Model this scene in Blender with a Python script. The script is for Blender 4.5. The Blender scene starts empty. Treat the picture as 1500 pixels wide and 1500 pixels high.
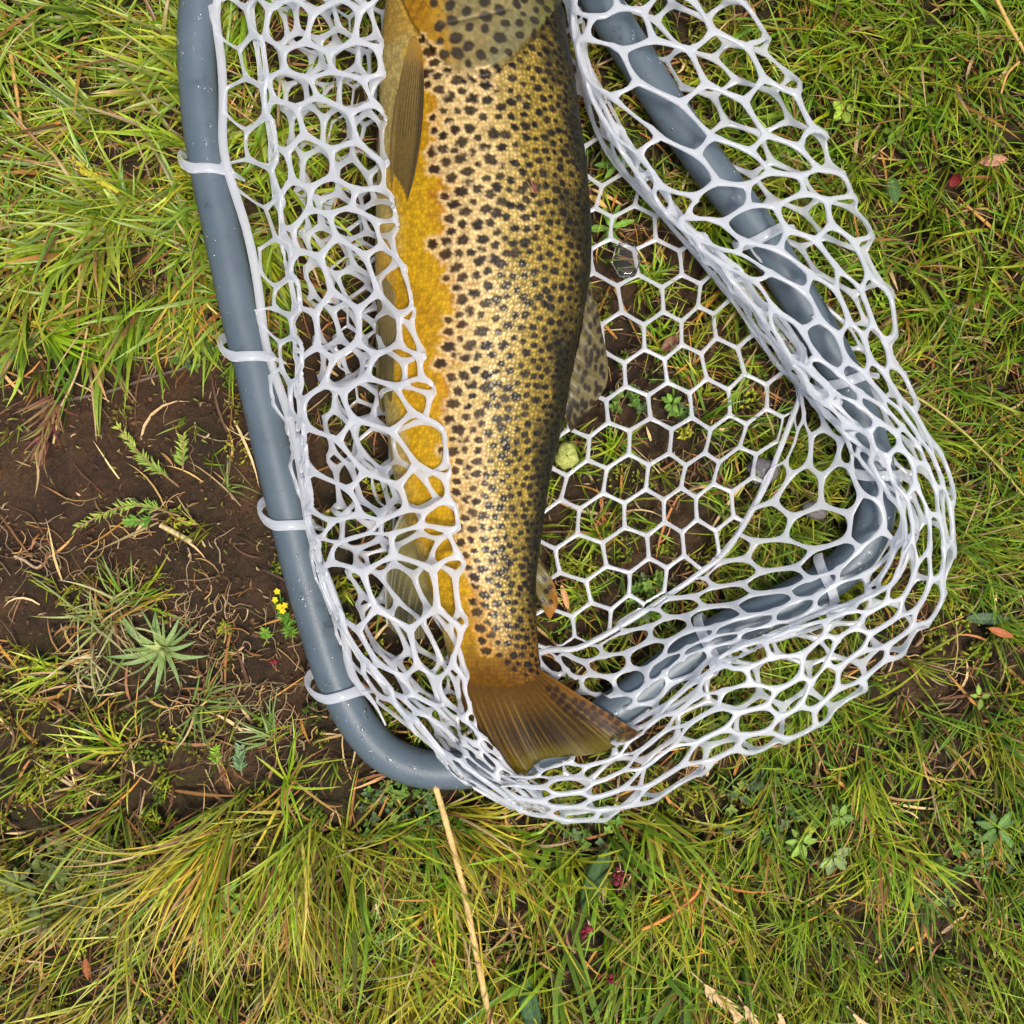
import bpy, math
import numpy as np

# ------------------------------------------------------------------ camera, light, exposure
scene = bpy.context.scene
S = 0.00045                       # metres per photo pixel on the ground plane
H = 0.73                          # camera height
cam_d = bpy.data.cameras.new("camera"); cam = bpy.data.objects.new("camera", cam_d)
scene.collection.objects.link(cam); scene.camera = cam
cam.location = (0, 0, H); cam.rotation_euler = (0, 0, 0)
cam_d.sensor_fit = 'HORIZONTAL'; cam_d.angle = 2 * math.atan(750 * S / H)
cam_d.clip_start = 0.01; cam_d.clip_end = 200

SUN_EL, SUN_AZ = 70.0, 140.0      # degrees; azimuth measured clockwise from +Y
world = bpy.data.worlds.new("World"); scene.world = world; world.use_nodes = True
wn = world.node_tree.nodes; wl = world.node_tree.links; wn.clear()
sky = wn.new('ShaderNodeTexSky'); sky.sky_type = 'NISHITA'; sky.sun_disc = False
sky.sun_elevation = math.radians(SUN_EL); sky.sun_rotation = math.radians(SUN_AZ)
sky.air_density = 1.0; sky.dust_density = 4.0; sky.ozone_density = 1.0
bg = wn.new('ShaderNodeBackground'); bg.inputs[1].default_value = 0.07
wo = wn.new('ShaderNodeOutputWorld')
wl.new(sky.outputs[0], bg.inputs[0]); wl.new(bg.outputs[0], wo.inputs[0])
sun_d = bpy.data.lights.new("sun", 'SUN'); sun = bpy.data.objects.new("sun", sun_d)
scene.collection.objects.link(sun)
sun_d.energy = 1.5; sun_d.angle = math.radians(14); sun_d.color = (1.0, 0.95, 0.87)
az = math.radians(SUN_AZ); el = math.radians(SUN_EL)
from mathutils import Vector
sdir = Vector((math.sin(az) * math.cos(el), math.cos(az) * math.cos(el), math.sin(el)))
sun.rotation_euler = (-sdir).to_track_quat('-Z', 'Y').to_euler()
vs = scene.view_settings
vs.view_transform = 'Standard'; vs.look = 'None'; vs.gamma = 1.0; vs.use_curve_mapping = False
vs.exposure = 1.27

rng = np.random.default_rng(7)

# ------------------------------------------------------------------ helpers
def lin(c):
    c = np.asarray(c, float) / 255.0
    return np.where(c <= 0.04045, c / 12.92, ((c + 0.055) / 1.055) ** 2.4)

def W(x, y, z=0.0):
    """world point at height z that is seen at photo pixel (x, y)"""
    x = np.asarray(x, float); y = np.asarray(y, float); z = np.asarray(z, float)
    k = S * (H - z) / H
    return np.stack(np.broadcast_arrays((x - 750) * k, (750 - y) * k, z), -1)

def pix(p):
    k = S * (H - p[..., 2]) / H
    return 750 + p[..., 0] / k, 750 - p[..., 1] / k

class Noise:
    def __init__(s, seed, freq, n=14):
        r = np.random.default_rng(seed)
        a = r.uniform(0, 2 * np.pi, n); f = freq * r.uniform(0.55, 1.6, n)
        s.kx, s.ky, s.ph = f * np.cos(a), f * np.sin(a), r.uniform(0, 2 * np.pi, n); s.n = n
    def __call__(s, x, y):
        o = 0
        for i in range(s.n): o = o + np.sin(s.kx[i] * x + s.ky[i] * y + s.ph[i])
        return o * (1.4 / s.n ** 0.5)

def smooth(a, b, x):
    t = np.clip((x - a) / (b - a), 0, 1); return t * t * (3 - 2 * t)

col = scene.collection
def mesh_obj(name, v, quads=None, tris=None, mat=None, parent=None, cols=None, uv=None, smooth_=True, mats=None, **props):
    v = np.asarray(v, np.float32).reshape(-1, 3)
    parts = []; starts = []; tot = 0
    q = np.zeros((0, 4), int) if quads is None else np.asarray(quads, int).reshape(-1, 4)
    t = np.zeros((0, 3), int) if tris is None else np.asarray(tris, int).reshape(-1, 3)
    loops = np.concatenate([q.ravel(), t.ravel()]).astype(np.int32)
    st = np.concatenate([np.arange(len(q)) * 4, len(q) * 4 + np.arange(len(t)) * 3]).astype(np.int32)
    ct = np.concatenate([np.full(len(q), 4), np.full(len(t), 3)]).astype(np.int32)
    m = bpy.data.meshes.new(name)
    m.vertices.add(len(v)); m.vertices.foreach_set('co', v.ravel())
    m.loops.add(len(loops)); m.loops.foreach_set('vertex_index', loops)
    m.polygons.add(len(st)); m.polygons.foreach_set('loop_start', st); m.polygons.foreach_set('loop_total', ct)
    m.polygons.foreach_set('use_smooth', np.full(len(st), smooth_, bool))
    m.update(calc_edges=True); m.validate()
    if cols is not None:
        c = np.ones((len(v), 4), np.float32); cols = np.asarray(cols); c[:, :cols.shape[1]] = cols
        a = m.color_attributes.new('Col', 'FLOAT_COLOR', 'POINT'); a.data.foreach_set('color', c.ravel())
    if uv is not None:
        u = m.uv_layers.new(name='UVMap'); u.data.foreach_set('uv', np.asarray(uv, np.float32)[loops].ravel())
    if mat: m.materials.append(mat)
    o = bpy.data.objects.new(name, m); col.objects.link(o)
    if parent: o.parent = parent
    for k, x in props.items(): o[k] = x
    return o

def thing(name, label, cat, group=None):
    o = bpy.data.objects.new(name, None); col.objects.link(o); o.empty_display_size = 0.01
    o['label'] = label; o['category'] = cat
    if group: o['group'] = group
    return o

class MB:
    """collects quads / tris / colours"""
    def __init__(s): s.v = []; s.q = []; s.t = []; s.c = []; s.n = 0
    def add(s, v, q=None, t=None, c=None):
        v = np.asarray(v, float).reshape(-1, 3)
        if q is not None: s.q.append(np.asarray(q).reshape(-1, 4) + s.n)
        if t is not None: s.t.append(np.asarray(t).reshape(-1, 3) + s.n)
        c = np.zeros((len(v), 3)) if c is None else np.broadcast_to(c, (len(v), 3))
        s.c.append(c); s.v.append(v); s.n += len(v)
    def build(s, name, mat, parent=None, **kw):
        q = np.concatenate(s.q) if s.q else None; t = np.concatenate(s.t) if s.t else None
        return mesh_obj(name, np.concatenate(s.v), q, t, mat, parent, cols=np.concatenate(s.c), **kw)

def grid_quads(n, m, wrap=False):
    i = np.arange(n - 1)[:, None]; j = np.arange(m if wrap else m - 1)[None, :]; j2 = (j + 1) % m
    return np.stack(np.broadcast_arrays(i * m + j, i * m + j2, (i + 1) * m + j2, (i + 1) * m + j), -1).reshape(-1, 4)

def catmull(pts, n):
    """n samples of a Catmull-Rom curve through pts (axis 0)"""
    pts = np.asarray(pts, float); return cr_eval(pts, np.linspace(0, len(pts) - 1, n))
def cr_eval(P, t):
    P = np.asarray(P, float); N = len(P)
    t = np.clip(t, 0, N - 1); i = np.minimum(t.astype(int), N - 2); f = t - i
    ext = np.concatenate([[2 * P[0] - P[1]], P, [2 * P[-1] - P[-2]]])
    f = f.reshape(f.shape + (1,) * (P.ndim - 1))
    p0, p1, p2, p3 = ext[i], ext[i + 1], ext[i + 2], ext[i + 3]
    return 0.5 * (2 * p1 + (p2 - p0) * f + (2 * p0 - 5 * p1 + 4 * p2 - p3) * f ** 2 + (3 * p1 - p0 - 3 * p2 + p3) * f ** 3)

def tube(path, ra, rb=None, n=10, up=(0, 0, 1), cap=True):
    """swept tube: ra half-width sideways, rb half-height along 'up'"""
    path = np.asarray(path, float); K = len(path)
    rb = ra if rb is None else rb
    ra = np.broadcast_to(ra, K); rb = np.broadcast_to(rb, K)
    T = np.gradient(path, axis=0); T /= np.linalg.norm(T, axis=1)[:, None] + 1e-12
    up = np.broadcast_to(np.asarray(up, float), path.shape)
    A = np.cross(T, up); l = np.linalg.norm(A, axis=1)[:, None]
    A = np.where(l > 1e-4, A / np.maximum(l, 1e-9), [1, 0, 0]); B = np.cross(A, T)
    an = np.arange(n) * 2 * np.pi / n
    v = path[:, None] + A[:, None] * (ra[:, None] * np.cos(an))[..., None] + B[:, None] * (rb[:, None] * np.sin(an))[..., None]
    q = grid_quads(K, n, True); v = v.reshape(-1, 3); t = None
    if cap:
        v = np.concatenate([v, path[:1], path[-1:]]); j = np.arange(n); j2 = (j + 1) % n; b = (K - 1) * n
        t = np.concatenate([np.stack([j2, j, np.full(n, K * n)], 1), np.stack([b + j, b + j2, np.full(n, K * n + 1)], 1)])
    return v, q, t

# ------------------------------------------------------------------ materials
def new_mat(name):
    m = bpy.data.materials.new(name); m.use_nodes = True
    n = m.node_tree.nodes; l = m.node_tree.links
    return m, n, l, n['Principled BSDF'], n['Material Output']

def attr_mat(name, rough=0.5, spec=0.5, transl=0.0, noise=0.25, nscale=900, coat=0.0, bump=0.0):
    m, n, l, b, out = new_mat(name)
    a = n.new('ShaderNodeAttribute'); a.attribute_name = 'Col'
    tc = n.new('ShaderNodeTexCoord')
    nz = n.new('ShaderNodeTexNoise'); nz.inputs['Scale'].default_value = nscale; nz.inputs['Detail'].default_value = 3
    l.new(tc.outputs['Object'], nz.inputs['Vector'])
    mr = n.new('ShaderNodeMapRange'); mr.inputs['To Min'].default_value = 1 - noise; mr.inputs['To Max'].default_value = 1 + noise
    mr.inputs['From Min'].default_value = 0.25; mr.inputs['From Max'].default_value = 0.75
    l.new(nz.outputs['Fac'], mr.inputs['Value'])
    mx = n.new('ShaderNodeVectorMath'); mx.operation = 'SCALE'
    l.new(a.outputs['Color'], mx.inputs[0]); l.new(mr.outputs[0], mx.inputs['Scale'])
    l.new(mx.outputs[0], b.inputs['Base Color'])
    b.inputs['Roughness'].default_value = rough; b.inputs['Specular IOR Level'].default_value = spec
    b.inputs['Coat Weight'].default_value = coat; b.inputs['Coat Roughness'].default_value = 0.15
    if bump:
        bp = n.new('ShaderNodeBump'); bp.inputs['Strength'].default_value = bump; bp.inputs['Distance'].default_value = 0.001
        l.new(nz.outputs['Fac'], bp.inputs['Height']); l.new(bp.outputs[0], b.inputs['Normal'])
    if transl:
        t = n.new('ShaderNodeBsdfTranslucent'); l.new(mx.outputs[0], t.inputs['Color'])
        ms = n.new('ShaderNodeMixShader'); ms.inputs[0].default_value = transl
        l.new(b.outputs[0], ms.inputs[1]); l.new(t.outputs[0], ms.inputs[2]); l.new(ms.outputs[0], out.inputs['Surface'])
    return m

M_grass = attr_mat('grass_blade', 0.38, 0.5, 0.3, 0.22, 500)
M_dry = attr_mat('dry_stem', 0.6, 0.35, 0.12, 0.3, 700)
M_leaf = attr_mat('leaf', 0.58, 0.3, 0.25, 0.25, 600)
M_moss = attr_mat('moss', 0.7, 0.3, 0.2, 0.3, 800)
M_soilbit = attr_mat('soil_crumb', 0.75, 0.35, 0.0, 0.4, 900, bump=0.6)
M_fin = attr_mat('fin', 0.45, 0.25, 0.2, 0.22, 500, coat=0.08)
M_berry = attr_mat('berry', 0.2, 0.5, 0.1, 0.2, 900, coat=0.5)

def make_soil():
    m, n, l, b, out = new_mat('soil')
    tc = n.new('ShaderNodeTexCoord')
    def nz(scale, detail=6, rough=0.6):
        x = n.new('ShaderNodeTexNoise'); x.inputs['Scale'].default_value = scale; x.inputs['Detail'].default_value = detail
        x.inputs['Roughness'].default_value = rough; l.new(tc.outputs['Object'], x.inputs['Vector']); return x
    a = nz(14, 8, 0.65); c = nz(220, 6, 0.7); d = nz(60, 5, 0.6)
    r = n.new('ShaderNodeValToRGB'); e = r.color_ramp.elements
    e[0].position = 0.33; e[0].color = (*lin((46, 33, 21)), 1); e[1].position = 0.7; e[1].color = (*lin((104, 76, 49)), 1)
    e2 = r.color_ramp.elements.new(0.5); e2.color = (*lin((72, 51, 32)), 1)
    l.new(a.outputs['Fac'], r.inputs[0])
    r2 = n.new('ShaderNodeValToRGB'); r2.color_ramp.elements[0].position = 0.3; r2.color_ramp.elements[0].color = (0.35, 0.33, 0.3, 1)
    r2.color_ramp.elements[1].position = 0.7; r2.color_ramp.elements[1].color = (1.35, 1.3, 1.2, 1)
    l.new(c.outputs['Fac'], r2.inputs[0])
    mx = n.new('ShaderNodeMix'); mx.data_type = 'RGBA'; mx.blend_type = 'MULTIPLY'; mx.inputs[0].default_value = 0.85
    l.new(r.outputs[0], mx.inputs[6]); l.new(r2.outputs[0], mx.inputs[7])
    # greenish algae film and moss stain, plus painted shade under grass, from vertex mask
    at = n.new('ShaderNodeAttribute'); at.attribute_name = 'Col'
    sep = n.new('ShaderNodeSeparateColor'); l.new(at.outputs['Color'], sep.inputs[0])
    mul = n.new('ShaderNodeMath'); mul.operation = 'MULTIPLY'; l.new(sep.outputs[0], mul.inputs[0]); l.new(d.outputs['Fac'], mul.inputs[1])
    mg = n.new('ShaderNodeMix'); mg.data_type = 'RGBA'; l.new(mul.outputs[0], mg.inputs[0])
    l.new(mx.outputs[2], mg.inputs[6]); mg.inputs[7].default_value = (*lin((52, 50, 22)), 1)
    l.new(mg.outputs[2], b.inputs['Base Color'])
    b.inputs['Roughness'].default_value = 0.62; b.inputs['Specular IOR Level'].default_value = 0.4
    add = n.new('ShaderNodeMath'); add.operation = 'ADD'; l.new(c.outputs['Fac'], add.inputs[0]); l.new(d.outputs['Fac'], add.inputs[1])
    bp = n.new('ShaderNodeBump'); bp.inputs['Strength'].default_value = 1.0; bp.inputs['Distance'].default_value = 0.006
    l.new(add.outputs[0], bp.inputs['Height']); l.new(bp.outputs[0], b.inputs['Normal'])
    return m
M_soil = make_soil()

def make_hoop():
    m, n, l, b, out = new_mat('powder_coated_metal')
    tc = n.new('ShaderNodeTexCoord')
    a = n.new('ShaderNodeTexNoise'); a.inputs['Scale'].default_value = 26; a.inputs['Detail'].default_value = 7; a.inputs['Roughness'].default_value = 0.7
    f = n.new('ShaderNodeTexNoise'); f.inputs['Scale'].default_value = 900; f.inputs['Detail'].default_value = 3
    l.new(tc.outputs['Object'], a.inputs['Vector']); l.new(tc.outputs['Object'], f.inputs['Vector'])
    r = n.new('ShaderNodeValToRGB'); e = r.color_ramp.elements
    e[0].position = 0.30; e[0].color = (*lin((56, 64, 71)), 1)
    e[1].position = 0.40; e[1].color = (*lin((76, 88, 96)), 1)
    e3 = r.color_ramp.elements.new(0.7); e3.color = (*lin((86, 98, 106)), 1)
    l.new(a.outputs['Fac'], r.inputs[0]); l.new(r.outputs[0], b.inputs['Base Color'])
    rr = n.new('ShaderNodeMapRange'); rr.inputs['From Min'].default_value = 0.3; rr.inputs['From Max'].default_value = 0.42
    rr.inputs['To Min'].default_value = 0.16; rr.inputs['To Max'].default_value = 0.42
    l.new(a.outputs['Fac'], rr.inputs['Value']); l.new(rr.outputs[0], b.inputs['Roughness'])
    bp = n.new('ShaderNodeBump'); bp.inputs['Strength'].default_value = 0.25; bp.inputs['Distance'].default_value = 0.0006
    l.new(f.outputs['Fac'], bp.inputs['Height']); l.new(bp.outputs[0], b.inputs['Normal'])
    b.inputs['Specular IOR Level'].default_value = 0.5
    return m
M_hoop = make_hoop()

def make_rubber():
    m, n, l, b, out = new_mat('clear_rubber')
    tc = n.new('ShaderNodeTexCoord')
    a = n.new('ShaderNodeTexNoise'); a.inputs['Scale'].default_value = 120; a.inputs['Detail'].default_value = 4
    l.new(tc.outputs['Object'], a.inputs['Vector'])
    r = n.new('ShaderNodeValToRGB'); e = r.color_ramp.elements
    e[0].position = 0.3; e[0].color = (0.92, 0.94, 0.97, 1); e[1].position = 0.7; e[1].color = (0.99, 0.99, 1.0, 1)
    l.new(a.outputs['Fac'], r.inputs[0]); l.new(r.outputs[0], b.inputs['Base Color'])
    b.inputs['Roughness'].default_value = 0.1; b.inputs['IOR'].default_value = 1.41
    b.inputs['Sheen Weight'].default_value = 1.0; b.inputs['Sheen Roughness'].default_value = 0.35
    b.inputs['Transmission Weight'].default_value = 0.6
    b.inputs['Specular IOR Level'].default_value = 0.6
    b.inputs['Coat Weight'].default_value = 0.4; b.inputs['Coat Roughness'].default_value = 0.08
    bp = n.new('ShaderNodeBump'); bp.inputs['Strength'].default_value = 0.35; bp.inputs['Distance'].default_value = 0.0008
    l.new(a.outputs['Fac'], bp.inputs['Height']); l.new(bp.outputs[0], b.inputs['Normal'])
    t = n.new('ShaderNodeBsdfTranslucent'); t.inputs['Color'].default_value = (0.94, 0.96, 1.0, 1)
    ms = n.new('ShaderNodeMixShader'); ms.inputs[0].default_value = 0.34
    l.new(b.outputs[0], ms.inputs[1]); l.new(t.outputs[0], ms.inputs[2]); l.new(ms.outputs[0], out.inputs['Surface'])
    return m
M_rubber = make_rubber()

def make_water():
    m, n, l, b, out = new_mat('water')
    b.inputs['Base Color'].default_value = (1, 1, 1, 1); b.inputs['Roughness'].default_value = 0.02
    b.inputs['IOR'].default_value = 1.33; b.inputs['Transmission Weight'].default_value = 1.0
    return m
M_water = make_water()

def make_skin():
    m, n, l, b, out = new_mat('trout_skin')
    a = n.new('ShaderNodeAttribute'); a.attribute_name = 'Col'
    uv = n.new('ShaderNodeUVMap'); uv.uv_map = 'UVMap'
    mp = n.new('ShaderNodeMapping'); mp.inputs['Scale'].default_value = (1 / 6.4, 1 / 5.6, 1); l.new(uv.outputs[0], mp.inputs['Vector'])
    vo = n.new('ShaderNodeTexVoronoi'); vo.voronoi_dimensions = '2D'; vo.feature = 'F1'
    vo.inputs['Scale'].default_value = 1.0; vo.inputs['Randomness'].default_value = 0.7
    l.new(mp.outputs[0], vo.inputs['Vector'])
    # scale centres slightly paler than the skin between them; mask in alpha keeps the head smooth
    mr = n.new('ShaderNodeMapRange'); mr.inputs['From Min'].default_value = 0.08; mr.inputs['From Max'].default_value = 0.5
    mr.inputs['To Min'].default_value = 1.6; mr.inputs['To Max'].default_value = 0.72
    l.new(vo.outputs['Distance'], mr.inputs['Value'])
    mm = n.new('ShaderNodeMix'); mm.data_type = 'FLOAT'; mm.inputs[2].default_value = 1.0
    l.new(a.outputs['Alpha'], mm.inputs[0]); l.new(mr.outputs[0], mm.inputs[3])
    sv = n.new('ShaderNodeSeparateColor'); l.new(vo.outputs['Color'], sv.inputs[0])
    jr = n.new('ShaderNodeMapRange'); jr.inputs['To Min'].default_value = 0.78; jr.inputs['To Max'].default_value = 1.22; l.new(sv.outputs[0], jr.inputs['Value'])
    jm = n.new('ShaderNodeMath'); jm.operation = 'MULTIPLY'; l.new(mm.outputs[0], jm.inputs[0]); l.new(jr.outputs[0], jm.inputs[1]); mm = jm
    sc = n.new('ShaderNodeVectorMath'); sc.operation = 'SCALE'
    l.new(a.outputs['Color'], sc.inputs[0]); l.new(mm.outputs[0], sc.inputs['Scale'])
    l.new(sc.outputs[0], b.inputs['Base Color'])
    mu = n.new('ShaderNodeMath'); mu.operation = 'MULTIPLY'; mu.inputs[1].default_value = 0.5; l.new(a.outputs['Alpha'], mu.inputs[0])
    bp = n.new('ShaderNodeBump'); bp.invert = True; bp.inputs['Distance'].default_value = 0.0007
    l.new(mu.outputs[0], bp.inputs['Strength']); l.new(vo.outputs['Distance'], bp.inputs['Height'])
    l.new(bp.outputs[0], b.inputs['Normal'])
    b.inputs['Roughness'].default_value = 0.5; b.inputs['Specular IOR Level'].default_value = 0.18
    l.new(bp.outputs[0], b.inputs['Coat Normal'])
    b.inputs['Metallic'].default_value = 0.1
    b.inputs['Coat Weight'].default_value = 0.11; b.inputs['Coat Roughness'].default_value = 0.08
    return m
M_skin = make_skin()

# ------------------------------------------------------------------ ground
g1, g2, g3, g4, g5 = Noise(1, 9), Noise(2, 28), Noise(3, 80), Noise(4, 190), Noise(5, 420)
def gh(x, y):
    return -0.006 + 0.0035 * g1(x, y) * np.exp(-(x * x + y * y) * 2) + 0.0018 * g2(x, y)

def poly_mask(px, py, poly, soft):
    """soft inside mask of a polygon in photo pixels"""
    poly = np.asarray(poly, float); shp = px.shape; x = px.ravel(); y = py.ravel()
    inside = np.zeros(len(x), bool); d = np.full(len(x), 1e9)
    for (x0, y0), (x1, y1) in zip(poly, np.roll(poly, -1, 0)):
        c = ((y0 > y) != (y1 > y)); xi = (x1 - x0) * (y - y0) / (y1 - y0 + 1e-9) + x0
        inside ^= c & (x < xi)
        t = np.clip(((x - x0) * (x1 - x0) + (y - y0) * (y1 - y0)) / ((x1 - x0) ** 2 + (y1 - y0) ** 2), 0, 1)
        d = np.minimum(d, np.hypot(x - x0 - t * (x1 - x0), y - y0 - t * (y1 - y0)))
    sd = np.where(inside, d, -d)
    return smooth(-soft, soft, sd).reshape(shp)

BARE1 = [(-300, 560), (60, 540), (180, 500), (340, 500), (420, 700), (450, 900), (520, 1060), (640, 1150), (520, 1170), (440, 1120), (330, 1160),
         (200, 1060), (60, 960), (-300, 900)]
FLOOR = [(845, 180), (1000, 330), (1180, 560), (1060, 800), (850, 960), (600, 1000), (430, 700), (400, 450), (600, 300)]
BARE2 = [(1290, 860), (1400, 900), (1440, 1010), (1380, 1130), (1270, 1100), (1180, 1140), (1170, 1080), (1290, 1000)]
bn = Noise(11, 0.022)
def bare(px, py):
    b = poly_mask(px, py, BARE1, 40) * (0.98 - 0.45 * smooth(840, 1150, py))
    b = np.maximum(b, 0.72 * poly_mask(px, py, FLOOR, 40))
    b = np.maximum(b, 0.75 * poly_mask(px, py, BARE2, 45))
    b = np.maximum(b, 0.55 * np.exp(-((px - 1400) ** 2 + (py - 1330) ** 2) / 80 ** 2))
    b = np.maximum(b, 0.7 * np.exp(-((px - 1390) ** 2 + (py - 640) ** 2) / 45 ** 2))
    return np.clip(b + 0.14 * bn(px, py) * (b > 0.05), 0, 1)

def ground():
    c = np.linspace(-0.44, 0.44, 400); o = 0.44 * np.exp(np.linspace(0.004, 4.6, 40))
    a = np.concatenate([-o[::-1], c, o]); X, Y = np.meshgrid(a, a, indexing='xy')
    near = (np.maximum(abs(X), abs(Y)) < 0.6)
    Z = gh(X, Y)
    px, py = X / S + 750, 750 - Y / S
    bm = np.where(near, bare(px, py), 0.1)
    cr = g3(X, Y) * 0.0010 + np.abs(g4(X, Y)) * -0.0014 + g5(X, Y) * 0.0006
    Z = Z + np.where(near, cr, 0) - 0.002 * (1 - bm) * near
    green = np.clip(1 - bm + 0.35 * smooth(0.2, 0.9, Noise(21, 0.012)(px, py)), 0, 1)  # mask for the green tint and the shade painted beneath the turf
    cols = np.stack([green, bm, bm], -1).reshape(-1, 3)
    return mesh_obj('ground', np.stack([X, Y, Z], -1).reshape(-1, 3), grid_quads(len(a), len(a)), mat=M_soil, cols=cols, kind='structure')
ground()

# ------------------------------------------------------------------ hoop centre line
HOOP = np.array([(318, -190), (302, -90), (292, 0), (288, 67), (294, 167), (306, 245), (327, 345), (354, 470), (374, 550), (397, 650), (421, 750), (442, 835),
    (469, 930), (487, 985), (507, 1030), (533, 1072), (567, 1105), (610, 1124), (655, 1128), (720, 1122), (800, 1094), (895, 1043), (985, 975), (1070, 920),
    (1160, 878), (1230, 838), (1272, 785), (1285, 725), (1273, 650), (1232, 545), (1172, 440), (1105, 332), (1043, 250), (983, 165), (930, 82), (885, 10), (835, -80), (790, -190)], float)
RT = 0.0124
def hoop_z(i): return 0.0125
hoop_path = W(*catmull(HOOP, 260).T, 0.0125)

# ------------------------------------------------------------------ trout body
FR = np.array([  # y, belly x, back x, thickness (cm)
 (-236, 700, 722, 1.2), (-226, 678, 742, 2.4), (-200, 648, 770, 3.9), (-150, 612, 797, 5.4), (-80, 581, 815, 6.5), (0, 566, 823, 6.9), (50, 560, 830, 7.1), (100, 557, 840, 7.2), (167, 556, 849, 7.3),
 (233, 553, 858, 7.3), (333, 552, 865, 7.3), (400, 551, 866, 7.2), (450, 552, 859, 7.0), (500, 555, 848, 6.8), (550, 559, 836, 6.5), (600, 565, 827, 6.1),
 (650, 572, 818, 5.7), (700, 580, 808, 5.2), (767, 597, 797, 4.6), (850, 624, 787, 4.0), (917, 643, 786, 3.5), (955, 653, 788, 3.1), (985, 661, 791, 2.3), (1012, 672, 799, 1.3), (1026, 676, 804, 0.5)], float)
def frow(y):
    return [np.interp(y, FR[:, 0], FR[:, k]) for k in (1, 2, 3)]
_yy = np.linspace(FR[0, 0], FR[-1, 0], 400); _f = [frow(_yy)[k] for k in range(3)]
def _sm(a):
    k = np.hanning(17); k /= k.sum(); return np.convolve(np.pad(a, 8, mode='edge'), k, 'valid')
_f = [_sm(a) for a in _f]
def fprof(y): return [np.interp(y, _yy, a) for a in _f]
def fish_zc(th): return 0.006 + th * 0.005 * 0.98

def fish_top(px, py):
    """height of the upper skin at photo pixel, -1 outside the body"""
    xl, xr, th = fprof(py); c = (px - xl) / (xr - xl) * 2 - 1
    z = fish_zc(th) + th * 0.005 * np.sqrt(np.clip(1 - c * c, 0, 1)) ** 0.9
    return np.where((abs(c) < 1) & (py < 1020), z, -1)

def gill_edge(f):   # y of the gill cover's rear edge as a function of the belly-to-back fraction
    return np.interp(f, [0, .1, .2, .3, .38, .46, .55, .65, .75, .85, 1], [-60, -10, 40, 78, 98, 110, 106, 88, 64, 40, 0])

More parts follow.
